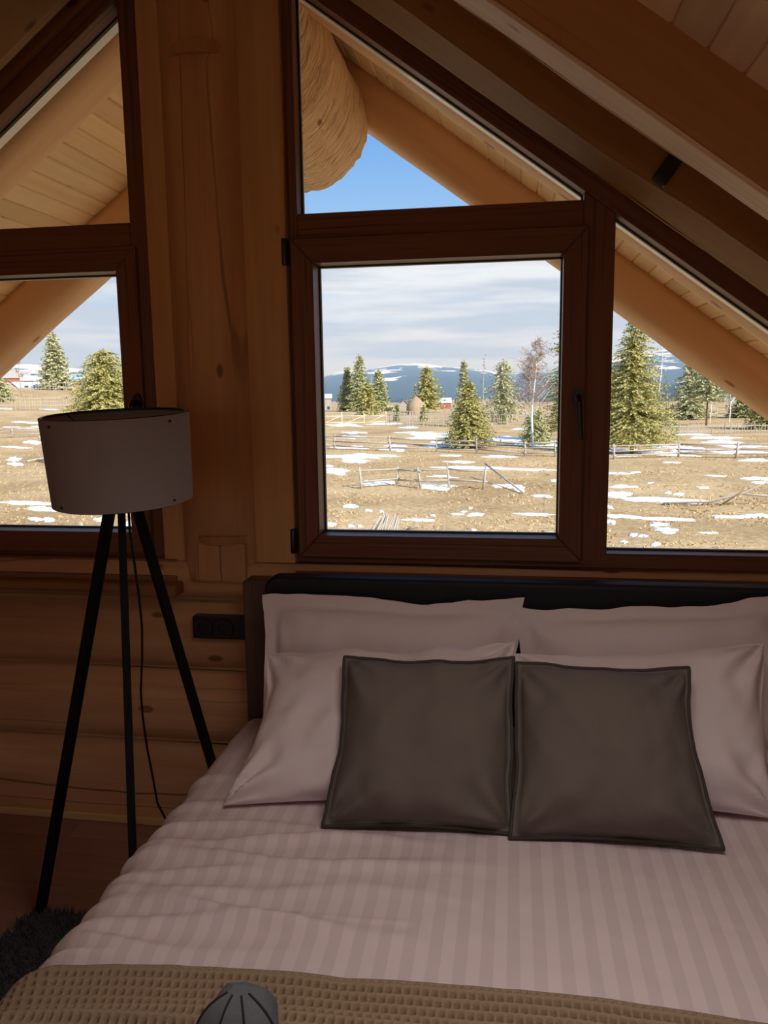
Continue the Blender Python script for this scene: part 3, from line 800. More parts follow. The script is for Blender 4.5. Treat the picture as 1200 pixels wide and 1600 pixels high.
def duvet_off(s, y):
    """Height of the cloth above its smooth wrap."""
    d = s + HALF_ARC              # distance from the left shoulder
    o = 0.006 * fbm(s * 3.0, y * 3.0, 2.0) + 0.002 * fbm(s * 9, y * 12, 5.0)
    for y0, slp, reach, h, wd in FOLDS:
        f = max(0.0, 1 - max(0, d + 0.05) / reach)
        if f <= 0: continue
        f = min(1.0, f * 2.2) * min(1.0, (d + 0.26) / 0.10 if d < -0.16 else 1.0)
        yc = y0 + slp * (d) * 0.5 + 0.018 * math.sin(d * 9 + y0 * 40)
        t = (y - yc) / wd
        if abs(t) < 4: o += 1.7 * h * f * math.exp(-t * t) * (0.75 + 0.5 * fbm(d * 5, y0 * 9))
    # the pressed crease lines of the fold
    o += 0.0025 * math.exp(-((y + 1.24 - 0.01 * s) / 0.006) ** 2) * (1 if -0.75 < s < -0.2 else 0)
    return o


def wrap_grid(name, s0, s1, y_of, ns, ny, off, mat, thick, **kw):
    V, Fc = [], []
    for i in range(ns + 1):
        s = s0 + (s1 - s0) * i / ns
        x, z, nx, nzz = bed_section(s)
        for j in range(ny + 1):
            y = y_of(s, j / ny); o = off(s, y)
            V.append((x + nx * o, y, z + nzz * o))
    for i in range(ns):
        for j in range(ny):
            a = i * (ny + 1) + j; Fc.append((a, a + 1, a + ny + 2, a + ny + 1))
    o = mesh_obj(name, [Vector(v) - Vector((0.02, -1.0, BT)) for v in V], Fc, mat, None, True, loc=(0.02, -1.0, BT), **kw)
    md = o.modifiers.new('thickness', 'SOLIDIFY'); md.thickness = thick; md.offset = -1
    return o


wrap_grid('duvet', -HALF_ARC - 0.12, HALF_ARC + 0.14, lambda s, t: -0.325 + (-2.30 + 0.325) * t, 250, 330, duvet_off, M['sateen'], 0.008,
          label='pinkish white duvet with satin stripes spread over the bed', cat='duvet')

# waffle throw across the foot of the bed
CELL_S, CELL_Y = 0.0150, 0.0215


def throw_edge(s):
    d = s + HALF_ARC
    return -1.412 - 0.060 * max(0.0, 1 - max(d, -0.2) / 0.5) ** 1.5 + 0.006 * math.sin(s * 5.5 + 0.6) - 0.035 * max(0.0, s - 0.05)


def throw_off(s, y):
    e = throw_edge(s) - y           # distance behind the edge
    base = duvet_off(s, y) * 0.75 + 0.016
    fold = 0.012 * math.exp(-((e - 0.135 - 0.02 * math.sin(s * 4)) / 0.02) ** 2) + 0.010 * math.exp(-((e - 0.215 + 0.02 * math.sin(s * 3)) / 0.025) ** 2)
    a = 0.5 + 0.5 * math.cos(2 * math.pi * (s / CELL_S + 0.5 * (int(e / CELL_Y) % 2))); b = 0.5 + 0.5 * math.cos(2 * math.pi * (e / CELL_Y + 0.5))
    w = 0.012 - 0.020 * (a * b) ** 1.2 + 0.003 * (1 - b)
    if e < 0.008: w = 0.005
    return base + fold + w


wrap_grid('waffle_throw', -HALF_ARC - 0.13, HALF_ARC + 0.13, lambda s, t: throw_edge(s) - 0.42 * t, 800, 150, throw_off, M['waffle'], 0.006,
          label='tan waffle-knit throw laid across the foot of the bed', cat='throw')


# ------------------------------------------------------------------ pillows
def cushion(name, BL, BR, TR, TL, thick, mat, seed, n=46, flange=0.0, pinch=0.02, wr=0.006, back=0.55, power=2.4, sag=0.25, top_wave=0.0, flare=1.0, parent=None, **kw):
    BL, BR, TR, TL = map(Vector, (BL, BR, TR, TL)); ctr = (BL + BR + TR + TL) / 4
    N = (BR - BL).cross(TL - BL).normalized()
    if N.dot(CAM - ctr) < 0: N = -N
    U = (BR - BL + TR - TL).normalized(); Wd = ((BR - BL).length + (TR - TL).length) / 2; Hd = ((TL - BL).length + (TR - BR).length) / 2
    Vv = (TL - BL + TR - BR).normalized()

    def P(u, v):
        p = BL * (1 - u) * (1 - v) + BR * u * (1 - v) + TR * u * v + TL * (1 - u) * v
        bend = (1 - v) ** flare - (1 - v)          # the lower corners flare out late
        p = p + U * (bend * ((1 - u) * (BL - TL).dot(U) + u * (BR - TR).dot(U)))
        su, sv = math.sin(math.pi * u), math.sin(math.pi * v)
        p = p + U * (pinch * sv * (0.5 - u) * 2 * abs(2 * u - 1) ** 2) + Vv * (pinch * su * (0.5 - v) * 2 * abs(2 * v - 1) ** 2)
        p = p + U * (0.007 * fbm(v * 3.3, seed, 1.0) * abs(2 * u - 1) ** 4) + Vv * (0.007 * fbm(u * 3.3, seed, 7.0) * abs(2 * v - 1) ** 4 * v)
        if top_wave: p = p + Vv * (top_wave * max(0.0, 2 * v - 1) ** 2 * (fbm(u * 3.2, seed, 3.0) * 1.2 - 0.2 * su))
        return p

    def h(u, v):
        fu, fv = flange / Wd, flange / Hd
        a = min(1.0, max(0.0, (u - fu) / (1 - 2 * fu))); b_ = min(1.0, max(0.0, (v - fv) / (1 - 2 * fv)))
        e = max(0.0, 1 - abs(2 * a - 1) ** power) * max(0.0, 1 - abs(2 * b_ - 1) ** power)
        e = e ** 0.5
        return thick * e * (1 + sag * (0.5 - v))

    def wrinkle(u, v):
        x, y = u * Wd, v * Hd
        w = wr * fbm(x * 7 + seed, y * 7, seed) + 0.5 * wr * fbm(x * 16 + seed, y * 11, seed + 3)
        for cu, cv in ((0, 0), (1, 0), (1, 1), (0, 1)):      # creases running in from the corners
            dx, dy = abs(u - cu) * Wd, abs(v - cv) * Hd; r = math.hypot(dx, dy); ang = math.atan2(dy, dx)
            w += wr * 0.9 * math.exp(-(r / 0.13) ** 2) * math.sin(ang * 9 + seed + cu * 2 + cv)
        return w
    V, Fc = [], []
    for side in (1, -1):
        for i in range(n + 1):
            for j in range(n + 1):
                # denser towards the edges
                u = 0.5 - 0.5 * math.cos(math.pi * i / n) * (0.55 + 0.45 * abs(math.cos(math.pi * i / n))) ** 0.5
                v = 0.5 - 0.5 * math.cos(math.pi * j / n) * (0.55 + 0.45 * abs(math.cos(math.pi * j / n))) ** 0.5
                hh = h(u, v); k = min(1.0, hh / (0.3 * thick))
                d = (hh * (0.62 if side > 0 else -back) + (wrinkle(u, v) * k if side > 0 else 0)) + side * 0.0022
                fl = 0.006 * fbm(u * 5, v * 5, seed + 8) * (1 - k) if flange else 0.0
                V.append(P(u, v) + N * (d + fl))
    m_ = (n + 1) * (n + 1)
    for side, b0 in ((1, 0), (-1, m_)):
        for i in range(n):
            for j in range(n):
                a = b0 + i * (n + 1) + j; q = (a, a + n + 1, a + n + 2, a + 1); Fc.append(q if side > 0 else q[::-1])
    rim = [i * (n + 1) for i in range(n + 1)] + [n * (n + 1) + j for j in range(1, n + 1)] + [i * (n + 1) + n for i in range(n - 1, -1, -1)] + [j for j in range(n - 1, 0, -1)]
    for a, b_ in zip(rim, rim[1:] + rim[:1]): Fc.append((b_, a, a + m_, b_ + m_))
    zmin = min(v.z for v in V)
    o = mesh_obj(name, [v - ctr for v in V], Fc, mat, parent, True, loc=ctr, **kw)
    edge = [(V[a] + V[a + m_]) / 2 for a in rim]
    return o, edge, N


def lean(px_bl, px_br, px_tl, px_tr, z_b, y_t, dz=0.0):
    return on_z(*px_bl, z_b), on_z(*px_br, z_b), on_y(*px_tr, y_t), on_y(*px_tl, y_t)


G_P = 'white pillows against the headboard'
ZB = BT + 0.016
# back row: wide flat border, propped against the headboard
BLs = on_z(376, 1160, ZB); BRs = Vector((0.035, BLs.y - 0.0, ZB))
cushion('pillow', (-0.712, -0.500, ZB), (0.0, -0.500, ZB), on_y(822, 938, -0.365), on_y(412, 929, -0.365), 0.105, M['cotton'], 2.3, flange=0.042, pinch=0.012, wr=0.011, power=3.0, top_wave=0.016,
        label='white pillow with flat border standing against the left half of the headboard', cat='pillow', group=G_P)
cushion('pillow', (0.030, -0.500, ZB), (0.80, -0.500, ZB), on_y(1222, 930, -0.365), on_y(803, 950, -0.372), 0.105, M['cotton'], 5.9, flange=0.042, pinch=0.014, wr=0.011, power=3.0, top_wave=0.016,
        label='white pillow with flat border standing against the right half of the headboard', cat='pillow', group=G_P)
# front white row
a, b, c, d = on_z(352, 1258, ZB), Vector((0.0, -0.80, ZB)), on_y(804, 1000, -0.545), on_y(417, 1019, -0.555)
cushion('pillow', a, b, c, d, 0.115, M['cotton'], 9.4, flange=0.0, flare=2.6, pinch=0.020, wr=0.022, power=3.2, top_wave=0.012,
        label='plain white pillow leaning behind the left grey cushion', cat='pillow', group=G_P)
a, b, c, d = Vector((0.022, -0.80, ZB)), on_z(1216, 1280, ZB), on_y(1196, 1004, -0.545), on_y(802, 1022, -0.555)
cushion('pillow', a, b, c, d, 0.115, M['cotton'], 13.1, flange=0.0, pinch=0.020, wr=0.020, power=3.2, top_wave=0.010,
        label='plain white pillow leaning behind the right grey cushion', cat='pillow', group=G_P)
# grey cushions in front
for pts, sd, lb in ((((505, 1291), (803, 1303), (538, 1027), (802, 1028)), 3.7, 'square grey-brown cushion with dark piping on the left, before the white pillow'),
                    (((797, 1309), (1131, 1327), (803, 1033), (1074, 1045)), 7.7, 'square grey-brown cushion with dark piping on the right, its corner flared')):
    (bl, br, tl, tr) = pts
    q = lean(bl, br, tl, tr, ZB + 0.004, -0.715)
    o, edge, N = cushion('cushion', *q, 0.150, M['grey_cushion'], sd, flange=0.010, pinch=0.010, wr=0.016, power=2.9, back=0.30, flare=1.9, label=lb, cat='cushion', group='grey cushions on the bed')
    ring = edge[::2]; V, Fc = [], []
    sides = 6; n = len(ring); c0 = sum(ring, Vector()) / n
    for i, p in enumerate(ring):
        t = (ring[(i + 1) % n] - ring[i - 1]).normalized(); s = t.cross(N).normalized()
        for k in range(sides):
            an = 2 * math.pi * k / sides; V.append(p + s * (0.0048 * math.cos(an)) + N * (0.0045 * math.sin(an)))
    for i in range(n):
        for k in range(sides):
            k2 = (k + 1) % sides; i2 = (i + 1) % n; Fc.append((i * sides + k, i * sides + k2, i2 * sides + k2, i2 * sides + k))
    pp = mesh_obj('piping', [v - c0 for v in V], Fc, M['grey_piping'], o, True, loc=c0, label='dark piping')

# slate grey cushion whose corner rises at the foot of the bed
tip = on_y(372, 1550, -1.56); bz = BT + 0.046
sc_ = empty('corner_cushion', (tip.x, -1.56, bz), label='slate grey fabric peak poking up in front of the tan throw', cat='cushion')
tp = Vector((tip.x, -1.56, tip.z))
base = [Vector((tp.x + dx, -1.56 + dy, bz)) for dx, dy in ((0.075, -0.030), (0.028, -0.050), (-0.018, -0.052), (-0.062, -0.030), (-0.045, 0.05), (0.0, 0.06), (0.045, 0.05))]
tops = [tp + Vector((dx, dy, 0)) for dx, dy in ((0.016, 0.0), (0.007, -0.006), (-0.006, -0.006), (-0.015, -0.002), (-0.012, 0.012), (0.0, 0.016), (0.012, 0.012))]
V, Fc = [], []; nr = 12; nb = len(base)
for i in range(nr + 1):
    t = i / nr
    for k in range(nb):
        p = base[k].lerp(tops[k], t); out = (base[k] - sum(base, Vector()) / nb); out.z = 0
        p = p + out * (0.10 * math.sin(math.pi * t) * (1 - 0.4 * t)) + Vector((0, 0, 0.010 * math.sin(math.pi * t)))
        V.append(p)
for i in range(nr):
    for k in range(nb):
        k2 = (k + 1) % nb; Fc.append((i * nb + k, i * nb + k2, (i + 1) * nb + k2, (i + 1) * nb + k))
Fc.append(tuple(nr * nb + k for k in range(nb)))
Fc.append(tuple(range(nb))[::-1])
mesh_obj('cover', V, Fc, M['slate'], sc_, False, loc=(0, 0, 0))
for k in (0, 1, 2, 3):
    tube('seam', [V[i * nb + k] + (V[i * nb + k] - Vector((tp.x, -1.55, V[i * nb + k].z))).normalized() * 0.001 for i in range(nr + 1)], 0.0018, M['slate_seam'], sc_, sides=5)

# ------------------------------------------------------------------ floor lamp
LX, LY = -1.005, -0.672
lampo = empty('floor_lamp', (LX, LY, 0), label='black tripod floor lamp with greyish drum shade left of the bed', cat='lamp')
FT = [on_z(62, 1431, 0.0), Vector((-0.872, -1.012, 0)), Vector((-0.795, -0.435, 0))]
HUB = 1.235
for i, ft in enumerate(FT):
    dirv = Vector((ft.x - LX, ft.y - LY, 0)).normalized()
    tp_ = Vector((LX, LY, HUB)) + dirv * 0.030
    w, hgt_ = (0.030, 0.020) if i != 1 else (0.017, 0.026)
    V, Fc = bar_geo(ft, tp_, w, hgt_)
    o = mesh_obj('leg', [Vector(v) - ft for v in V], Fc, M['black_wood'], lampo, loc=ft)
tube('hub', [(LX, LY, HUB - 0.03), (LX, LY, HUB + 0.02)], 0.042, M['black'], lampo, sides=18, smooth=False)
tube('stem', [(LX, LY, HUB), (LX, LY, HUB + 0.12)], 0.010, M['black'], lampo, sides=10)
# drum shade, a little tilted towards the room
RT, RB, ZT, ZBm = 0.184, 0.176, 1.452, 1.228
tilt = Matrix.Translation((LX, LY, 1.34)) @ Matrix.Rotation(math.radians(3.6), 4, Vector((0.98, -0.15, 0)).normalized()) @ Matrix.Translation((0, 0, -1.34))
sides = 72; V, Fc = [], []
ringdef = [(RB, ZBm), (RB + 0.004, ZBm + 0.11), (RT, ZT), (RT - 0.003, ZT), (RB + 0.001, ZBm + 0.11), (RB - 0.003, ZBm)]
for r, z in ringdef[:4] + ringdef[4:]:
    for k in range(sides):
        a = 2 * math.pi * k / sides; V.append((r * math.cos(a), r * math.sin(a), z))
nrg = len(ringdef)
for i in range(nrg):
    for k in range(sides):
        k2 = (k + 1) % sides; i2 = (i + 1) % nrg; Fc.append((i * sides + k, i * sides + k2, i2 * sides + k2, i2 * sides + k))
sh = mesh_obj('shade', V, Fc, M['shade'], lampo, False, matrix=tilt, label='greyish white drum shade')
for z, r in ((ZT, RT), (ZBm, RB)):
    pts = [(r - 0.006) * Vector((math.cos(a), math.sin(a), 0)) + Vector((0, 0, z - 0.001 if z == ZT else z + 0.001)) for a in np.linspace(0, 2 * math.pi, 73)]
    V2, F2 = tube_geo(pts, 0.0035, 6, False)
    mesh_obj('rim_ring', V2, F2, M['black'], sh, True, matrix=tilt)
    for a in (math.radians(-118), math.radians(-20), math.radians(100)):
        c = Vector((math.cos(a) * (r + 0.001), math.sin(a) * (r + 0.001), z + (-0.014 if z == ZT else 0.012)))
        V2, F2 = tube_geo([c - Vector((math.cos(a), math.sin(a), 0)) * 0.003, c + Vector((math.cos(a), math.sin(a), 0)) * 0.002], 0.0035, 8, True)
        mesh_obj('rivet', V2, F2, M['black'], sh, False, matrix=tilt)
for k in range(3):
    a = math.radians(40 + 120 * k)
    V2, F2 = tube_geo([(0, 0, ZT - 0.10), (math.cos(a) * (RT - 0.004), math.sin(a) * (RT - 0.004), ZT - 0.006)], 0.002, 6, True)
    mesh_obj('spider_arm', V2, F2, M['black'], sh, True, matrix=tilt)
tube('bulb_holder', [(LX, LY, HUB + 0.10), (LX, LY, HUB + 0.16)], 0.019, M['black'], lampo, sides=14)
cordpts = [Vector((LX + 0.01, LY + 0.01, HUB + 0.01))] + [on_y(px, py, yy) for px, py, yy in ((203, 830, -0.66), (210, 880, -0.62), (217, 930, -0.58), (222, 980, -0.54), (222, 1030, -0.50), (220, 1080, -0.46), (223, 1120, -0.43), (230, 1170, -0.40), (239, 1215, -0.37), (246, 1255, -0.34))] + [Vector((-1.10, -0.31, 0.10)), Vector((-1.07, -0.28, 0.008))]
tube('cord', cordpts, 0.0035, M['black'], lampo, sides=6)

# ------------------------------------------------------------------ socket, rug
so = empty('wall_socket', (-0.995, -0.155, 0.72), label='black double wall socket between the lamp and the headboard', cat='socket')
p0 = on_y(300, 963, -0.150); p1 = on_y(372, 1000, -0.150)
box('plate', (p0.x, -0.150, p1.z), (p0.x + 0.222, -0.100, p0.z), M['black'], so, bev=0.004, seg=2)
pw = plain('socket_black', (0.022, 0.022, 0.026), 0.3)
for k in range(2):
    cx = p0.x + 0.040 + 0.071 * k; cz = (p0.z + p1.z) / 2
    V = []; Fc = []; rr = [(0.033, -0.1515), (0.031, -0.1575), (0.021, -0.1575), (0.0195, -0.140)]
    for r, y in rr:
        for q in range(28):
            a = 2 * math.pi * q / 28; V.append((cx + r * math.cos(a), y, cz + r * math.sin(a)))
    for i in range(3):
        for q in range(28):
            q2 = (q + 1) % 28; Fc.append((i * 28 + q, i * 28 + q2, (i + 1) * 28 + q2, (i + 1) * 28 + q))
    Fc.append(tuple(3 * 28 + q for q in range(28)))
    ins = mesh_obj('outlet', V, Fc, pw, so, False)
    for dx in (-0.0095, 0.0095):
        V2, F2 = tube_geo([(cx + dx, -0.1405, cz), (cx + dx, -0.1395, cz)], 0.0028, 8); mesh_obj('pin_hole', V2, F2, M['rubber'], ins)

V, Fc = [], []
rr_ = rounded_rect(-1.375, 0.9, -2.5, -0.66, 0.055, 5)
rp = [Vector((x, y, 0)) for x, y in rr_]; c0 = Vector((-0.3, -1.5, 0))
V += [(p.x - c0.x, p.y - c0.y, 0.001) for p in rp] + [(p.x - c0.x, p.y - c0.y, 0.012) for p in rp] + [((p.x - c0.x) * 0.993, (p.y - c0.y) * 0.993, 0.020) for p in rp]
n = len(rp)
for i in range(2):
    for k in range(n): Fc.append((i * n + k, i * n + (k + 1) % n, (i + 1) * n + (k + 1) % n, (i + 1) * n + k))
Fc.append(tuple(2 * n + k for k in range(n))); Fc.append(tuple(range(n))[::-1])
mesh_obj('rug', V, Fc, M['rug'], None, False, loc=c0, label='charcoal grey rug on the floor beside the bed', cat='rug')
rugo = bpy.data.objects['rug']; q = random.Random(3); V, Fc = [], []
for i in range(16000):
    x, y = q.uniform(-1.385, -0.80), q.uniform(-1.75, -0.65)
    if (x < -1.33 and y > -0.70) and math.hypot(x + 1.33, y + 0.705) > 0.058: continue
    a = q.uniform(0, 6.28); b0 = len(V); hh = q.uniform(0.012, 0.028); w = 0.003
    V += [(x - w * math.cos(a) - c0.x, y - w * math.sin(a) - c0.y, 0.012), (x + w * math.cos(a) - c0.x, y + w * math.sin(a) - c0.y, 0.012), (x + q.uniform(-.01, .01) - c0.x, y + q.uniform(-.01, .01) - c0.y, 0.016 + hh)]
    Fc.append((b0, b0 + 1, b0 + 2))
mesh_obj('pile', V, Fc, M['rug'], rugo, False, loc=c0, kind='stuff')


# ================================================================== outdoors
GZ = -2.9                                     # meadow level; the room is in the attic
def azim(px): d = ray(px, 611); return d.x / d.y
T_A, T_B = azim(200), azim(500)


def terrain(x, y):
    r = math.hypot(x, y + 2.6)
    if y <= -2.5: return GZ
    t = x / max(0.5, y + 2.6)
    w = min(1.0, max(0.0, (T_B - t) / (T_B - T_A))); w = w * w * (3 - 2 * w)
    return GZ + w * 0.044 * max(0.0, min(r, 240) - 68) - 0.045 * max(0.0, min(r, 800) - (205 + 90 * w))


def far(px, r):
    """Point of the meadow in the direction of a pixel column, at distance r."""
    d = ray(px, 611); h = Vector((d.x, d.y, 0)).normalized() * r
    x, y = CAM.x + h.x, CAM.y + h.y
    return Vector((x, y, terrain(x, y)))


def height_at(px, py, r):
    d = ray(px, py); return CAM.z + d.z / math.hypot(d.x, d.y) * r


def ground_pt(px, py):
    d = ray(px, py); hx = math.hypot(d.x, d.y); lo, hi = 5.0, 600.0
    for _ in range(40):
        mid = (lo + hi) / 2; q = CAM + d * (mid / hx)
        if q.z > terrain(q.x, q.y): lo = mid
        else: hi = mid
    q = CAM + d * (lo / hx); return Vector((q.x, q.y, terrain(q.x, q.y)))


# meadow
V, Fc = [], []; nth = 150; radii = [3.0 * (1.085 ** i) for i in range(92)]
th = [math.radians(-180 + 360 * i / nth) for i in range(nth)]
for r in radii:
    for a in th:
        x, y = math.sin(a) * r, -2.6 + math.cos(a) * r
        b = 0.05 * fbm(x * 0.25, y * 0.25, 1.0) if 8 < r < 120 else 0.0
        V.append((x, y, terrain(x, y) + b))
for i in range(len(radii) - 1):
    for k in range(nth):
        k2 = (k + 1) % nth; Fc.append((i * nth + k, i * nth + k2, (i + 1) * nth + k2, (i + 1) * nth + k))
Fc.append(tuple(range(nth))[::-1])
mesh_obj('ground', V, Fc, M['field'], None, True, label='dry tan meadow outside the windows', kind='structure')

# old snow lying in thin patches: (x, y, width, height in the photograph)
SN = [(540, 664, 70, 4), (600, 662, 60, 3), (545, 683, 60, 5), (555, 676, 40, 3), (650, 676, 60, 4), (695, 680, 90, 8), (665, 684, 50, 4), (700, 690, 60, 6), (640, 668, 30, 3), (545, 699, 66, 6), (620, 697, 40, 4), (680, 697, 50, 4), (615, 703, 40, 4),
      (800, 687, 70, 9), (845, 692, 80, 11), (770, 684, 40, 4), (770, 690, 40, 4), (820, 670, 40, 3), (560, 713, 125, 9), (556, 721, 46, 6), (525, 736, 44, 10), (510, 728, 24, 3), (600, 754, 40, 5), (578, 757, 30, 4), (575, 752, 20, 3), (690, 745, 55, 5), (680, 761, 62, 8), (720, 722, 46, 4), (740, 731, 120, 4), (820, 734, 110, 3), (795, 760, 50, 7), (812, 766, 18, 4), (845, 775, 40, 4), (872, 751, 22, 4),
      (548, 791, 26, 5), (575, 798, 14, 3), (596, 800, 8, 4), (515, 819, 20, 5), (548, 822, 12, 3), (562, 822, 8, 3), (658, 813, 50, 4), (712, 804, 26, 3), (740, 805, 34, 6), (725, 800, 14, 3), (735, 795, 8, 3), (832, 804, 74, 4), (676, 806, 10, 3), (650, 833, 22, 5), (860, 833, 14, 3), (740, 828, 8, 2), (705, 712, 40, 3), (780, 714, 60, 4),
      (965, 704, 60, 6), (975, 712, 60, 4), (1060, 700, 60, 7), (1090, 703, 70, 6), (1110, 684, 70, 4), (1080, 679, 50, 3), (1150, 697, 70, 5), (1125, 690, 60, 5), (1165, 707, 70, 5), (1030, 708, 70, 5), (1065, 712, 60, 3), (1180, 719, 44, 4), (1050, 723, 30, 3), (1120, 744, 34, 3), (1185, 748, 50, 5), (1190, 754, 30, 3), (970, 740, 44, 3), (992, 738, 18, 2), (1016, 755, 10, 2), (968, 760, 32, 5), (990, 761, 12, 3), (1097, 762, 16, 3), (1044, 770, 10, 4), (1060, 773, 16, 5), (965, 772, 50, 9), (1010, 780, 130, 5), (1060, 785, 60, 3), (948, 793, 24, 6), (1080, 785, 30, 3),
      (965, 807, 60, 6), (1030, 811, 90, 4), (1140, 808, 60, 5), (1185, 806, 40, 5), (952, 815, 24, 6), (1030, 820, 36, 7), (1042, 829, 36, 8), (1045, 834, 24, 4), (990, 836, 14, 4), (1005, 838, 16, 4), (1025, 851, 16, 7), (1108, 834, 30, 3), (975, 847, 10, 3),
      (45, 660, 60, 3), (75, 661, 70, 3), (30, 668, 50, 3), (58, 667, 24, 3), (70, 684, 30, 4), (90, 675, 20, 3), (52, 691, 40, 6), (22, 717, 26, 7), (24, 725, 26, 5), (28, 699, 70, 3), (40, 786, 90, 5), (70, 795, 60, 7), (55, 812, 34, 5), (75, 812, 24, 7), (35, 823, 46, 4), (110, 800, 40, 6), (160, 812, 30, 6), (125, 824, 40, 5), (205, 820, 30, 14), (185, 826, 30, 4), (10, 639, 30, 2), (80, 640, 40, 2)]
V, Fc = [], []
sr = random.Random(4)
for q, (sx, sy, sw, shh) in enumerate(SN):
    c = ground_pt(sx, sy); dist = math.hypot(c.x, c.y + 2.6)
    W = 0.92 * sw * dist / FOC / 2; Dp = (ground_pt(sx, sy - shh / 2) - ground_pt(sx, sy + shh / 2)).length / 2
    n = 40; b0 = len(V); tx = c.x / (c.y + 2.6); ax = Vector((1, -0.16 + 0 * tx, 0)).normalized(); ay = Vector((c.x, c.y + 2.6, 0)).normalized()
    for ring, (k, hz) in enumerate(((1.0, -0.035), (0.86, 0.008), (0.5, 0.02))):
        for i in range(n):
            a = 2 * math.pi * i / n
            m_ = 1 + 0.75 * fbm(math.cos(a) * 1.6 + q * 3.7, math.sin(a) * 1.6, q * 1.3, 4)
            m_ = max(0.22, m_) * k
            p = c + ax * (math.cos(a) * W * m_) + ay * (math.sin(a) * Dp * m_)
            V.append((p.x, p.y, terrain(p.x, p.y) + hz + 0.02))
    V.append((c.x, c.y, c.z + 0.045))
    for ring in range(2):
        for i in range(n): Fc.append((b0 + ring * n + i, b0 + ring * n + (i + 1) % n, b0 + (ring + 1) * n + (i + 1) % n, b0 + (ring + 1) * n + i))
    for i in range(n): Fc.append((b0 + 2 * n + i, b0 + 2 * n + (i + 1) % n, b0 + 3 * n))
mesh_obj('snow', V, Fc, M['snow'], None, True, label='thin patches of old snow melting on the dry meadow', cat='snow', kind='stuff')

# dry grass standing in the meadow
gr = random.Random(9); V, Fc = [], []
for i in range(26000):
    px = gr.uniform(-120, 1330); r = 19 + 62 * gr.random() ** 1.4
    c = far(px, r)
    if fbm(c.x * 0.35, c.y * 0.35, 3.0) < -0.12: continue
    h = gr.uniform(0.02, 0.08) * (1.6 if gr.random() < 0.06 else 1.0)
    for k in range(2):
        a = gr.uniform(0, math.pi); w = gr.uniform(0.02, 0.06); b0 = len(V)
        V += [(c.x - w * math.cos(a), c.y - w * math.sin(a), c.z - 0.02), (c.x + w * math.cos(a), c.y + w * math.sin(a), c.z - 0.02), (c.x + gr.uniform(-0.12, 0.12), c.y + gr.uniform(-0.12, 0.12), c.z + h)]
        Fc.append((b0, b0 + 1, b0 + 2))
mesh_obj('grass', V, Fc, M['dry_grass'], None, False, label='tufts of dry grass standing all over the meadow', cat='grass', kind='stuff')


# fences ------------------------------------------------------------
def rail_fence(name, pts, step, h, rails, label, mat, post_w=0.10, rail_w=0.07, jitter=0.1, group=None, seed=1, braces=False):
    """Posts and rails, each a piece of its own, along a line of meadow points."""
    q = random.Random(seed); root = empty(name, pts[0], label=label, cat='fence', group=group)
    P = []
    for a, b in zip(pts, pts[1:]):
        L = (b - a).length; n = max(1, int(L / step))
        for i in range(n): P.append(a.lerp(b, i / n))
    P.append(pts[-1]); tops = []
    for p in P:
        p = Vector((p.x, p.y, terrain(p.x, p.y)))
        t = p + Vector((q.uniform(-jitter, jitter), q.uniform(-jitter, jitter), h * q.uniform(0.9, 1.12)))
        tube('post', [p - Vector((0, 0, 0.1)), p.lerp(t, 0.5), t], [post_w * 0.55, post_w * 0.5, post_w * 0.42], mat, root, sides=6)
        tops.append((p, t))
    for (p, t), (p2, t2) in zip(tops, tops[1:]):
        for f in rails:
            a, b = p.lerp(t, f + q.uniform(-0.04, 0.04)), p2.lerp(t2, f + q.uniform(-0.04, 0.04))
            d = (b - a).normalized() * 0.15; m_ = (a + b) / 2 + Vector((0, 0, q.uniform(-0.06, 0.02)))
            tube('rail', [a - d, m_, b + d], rail_w * 0.5, mat, root, sides=5)
        if braces:
            tube('brace', [p.lerp(t, 0.1), p2.lerp(t2, rails[-1])], rail_w * 0.4, mat, root, sides=5)
    return root


def paling_fence(name, pts, h, gap, label, mat, seed=1, w=0.05, group=None):
    """Upright palings too thin to pick apart: one part; the long rails behind them are another."""
    q = random.Random(seed); root = empty(name, pts[0], label=label, cat='fence', group=group); c0 = pts[0]
    parts, rl = [], []
    for a, b in zip(pts, pts[1:]):
        n = int((b - a).length / gap)
        for i in range(n):
            p = a.lerp(b, (i + q.uniform(-0.3, 0.3)) / n)
            if q.random() < 0.08: continue
            p = Vector((p.x, p.y, terrain(p.x, p.y))); t = p + Vector((q.uniform(-0.12, 0.12), q.uniform(-0.08, 0.08), h * q.uniform(0.72, 1.1)))
            parts.append(bar_geo(p - c0 - Vector((0, 0, 0.1)), t - c0, w * q.uniform(0.6, 1.3), w * 0.6))
        for f in (0.3, 0.8):
            z = Vector((0, 0, h * f)); rl.append(bar_geo(a - c0 + z, b - c0 + z, 0.05, 0.07))
    V, Fc = merge(parts); mesh_obj('paling', V, Fc, mat, root, loc=c0, kind='stuff')
    V, Fc = merge(rl); mesh_obj('rail', V, Fc, mat, root, loc=c0)
    return root


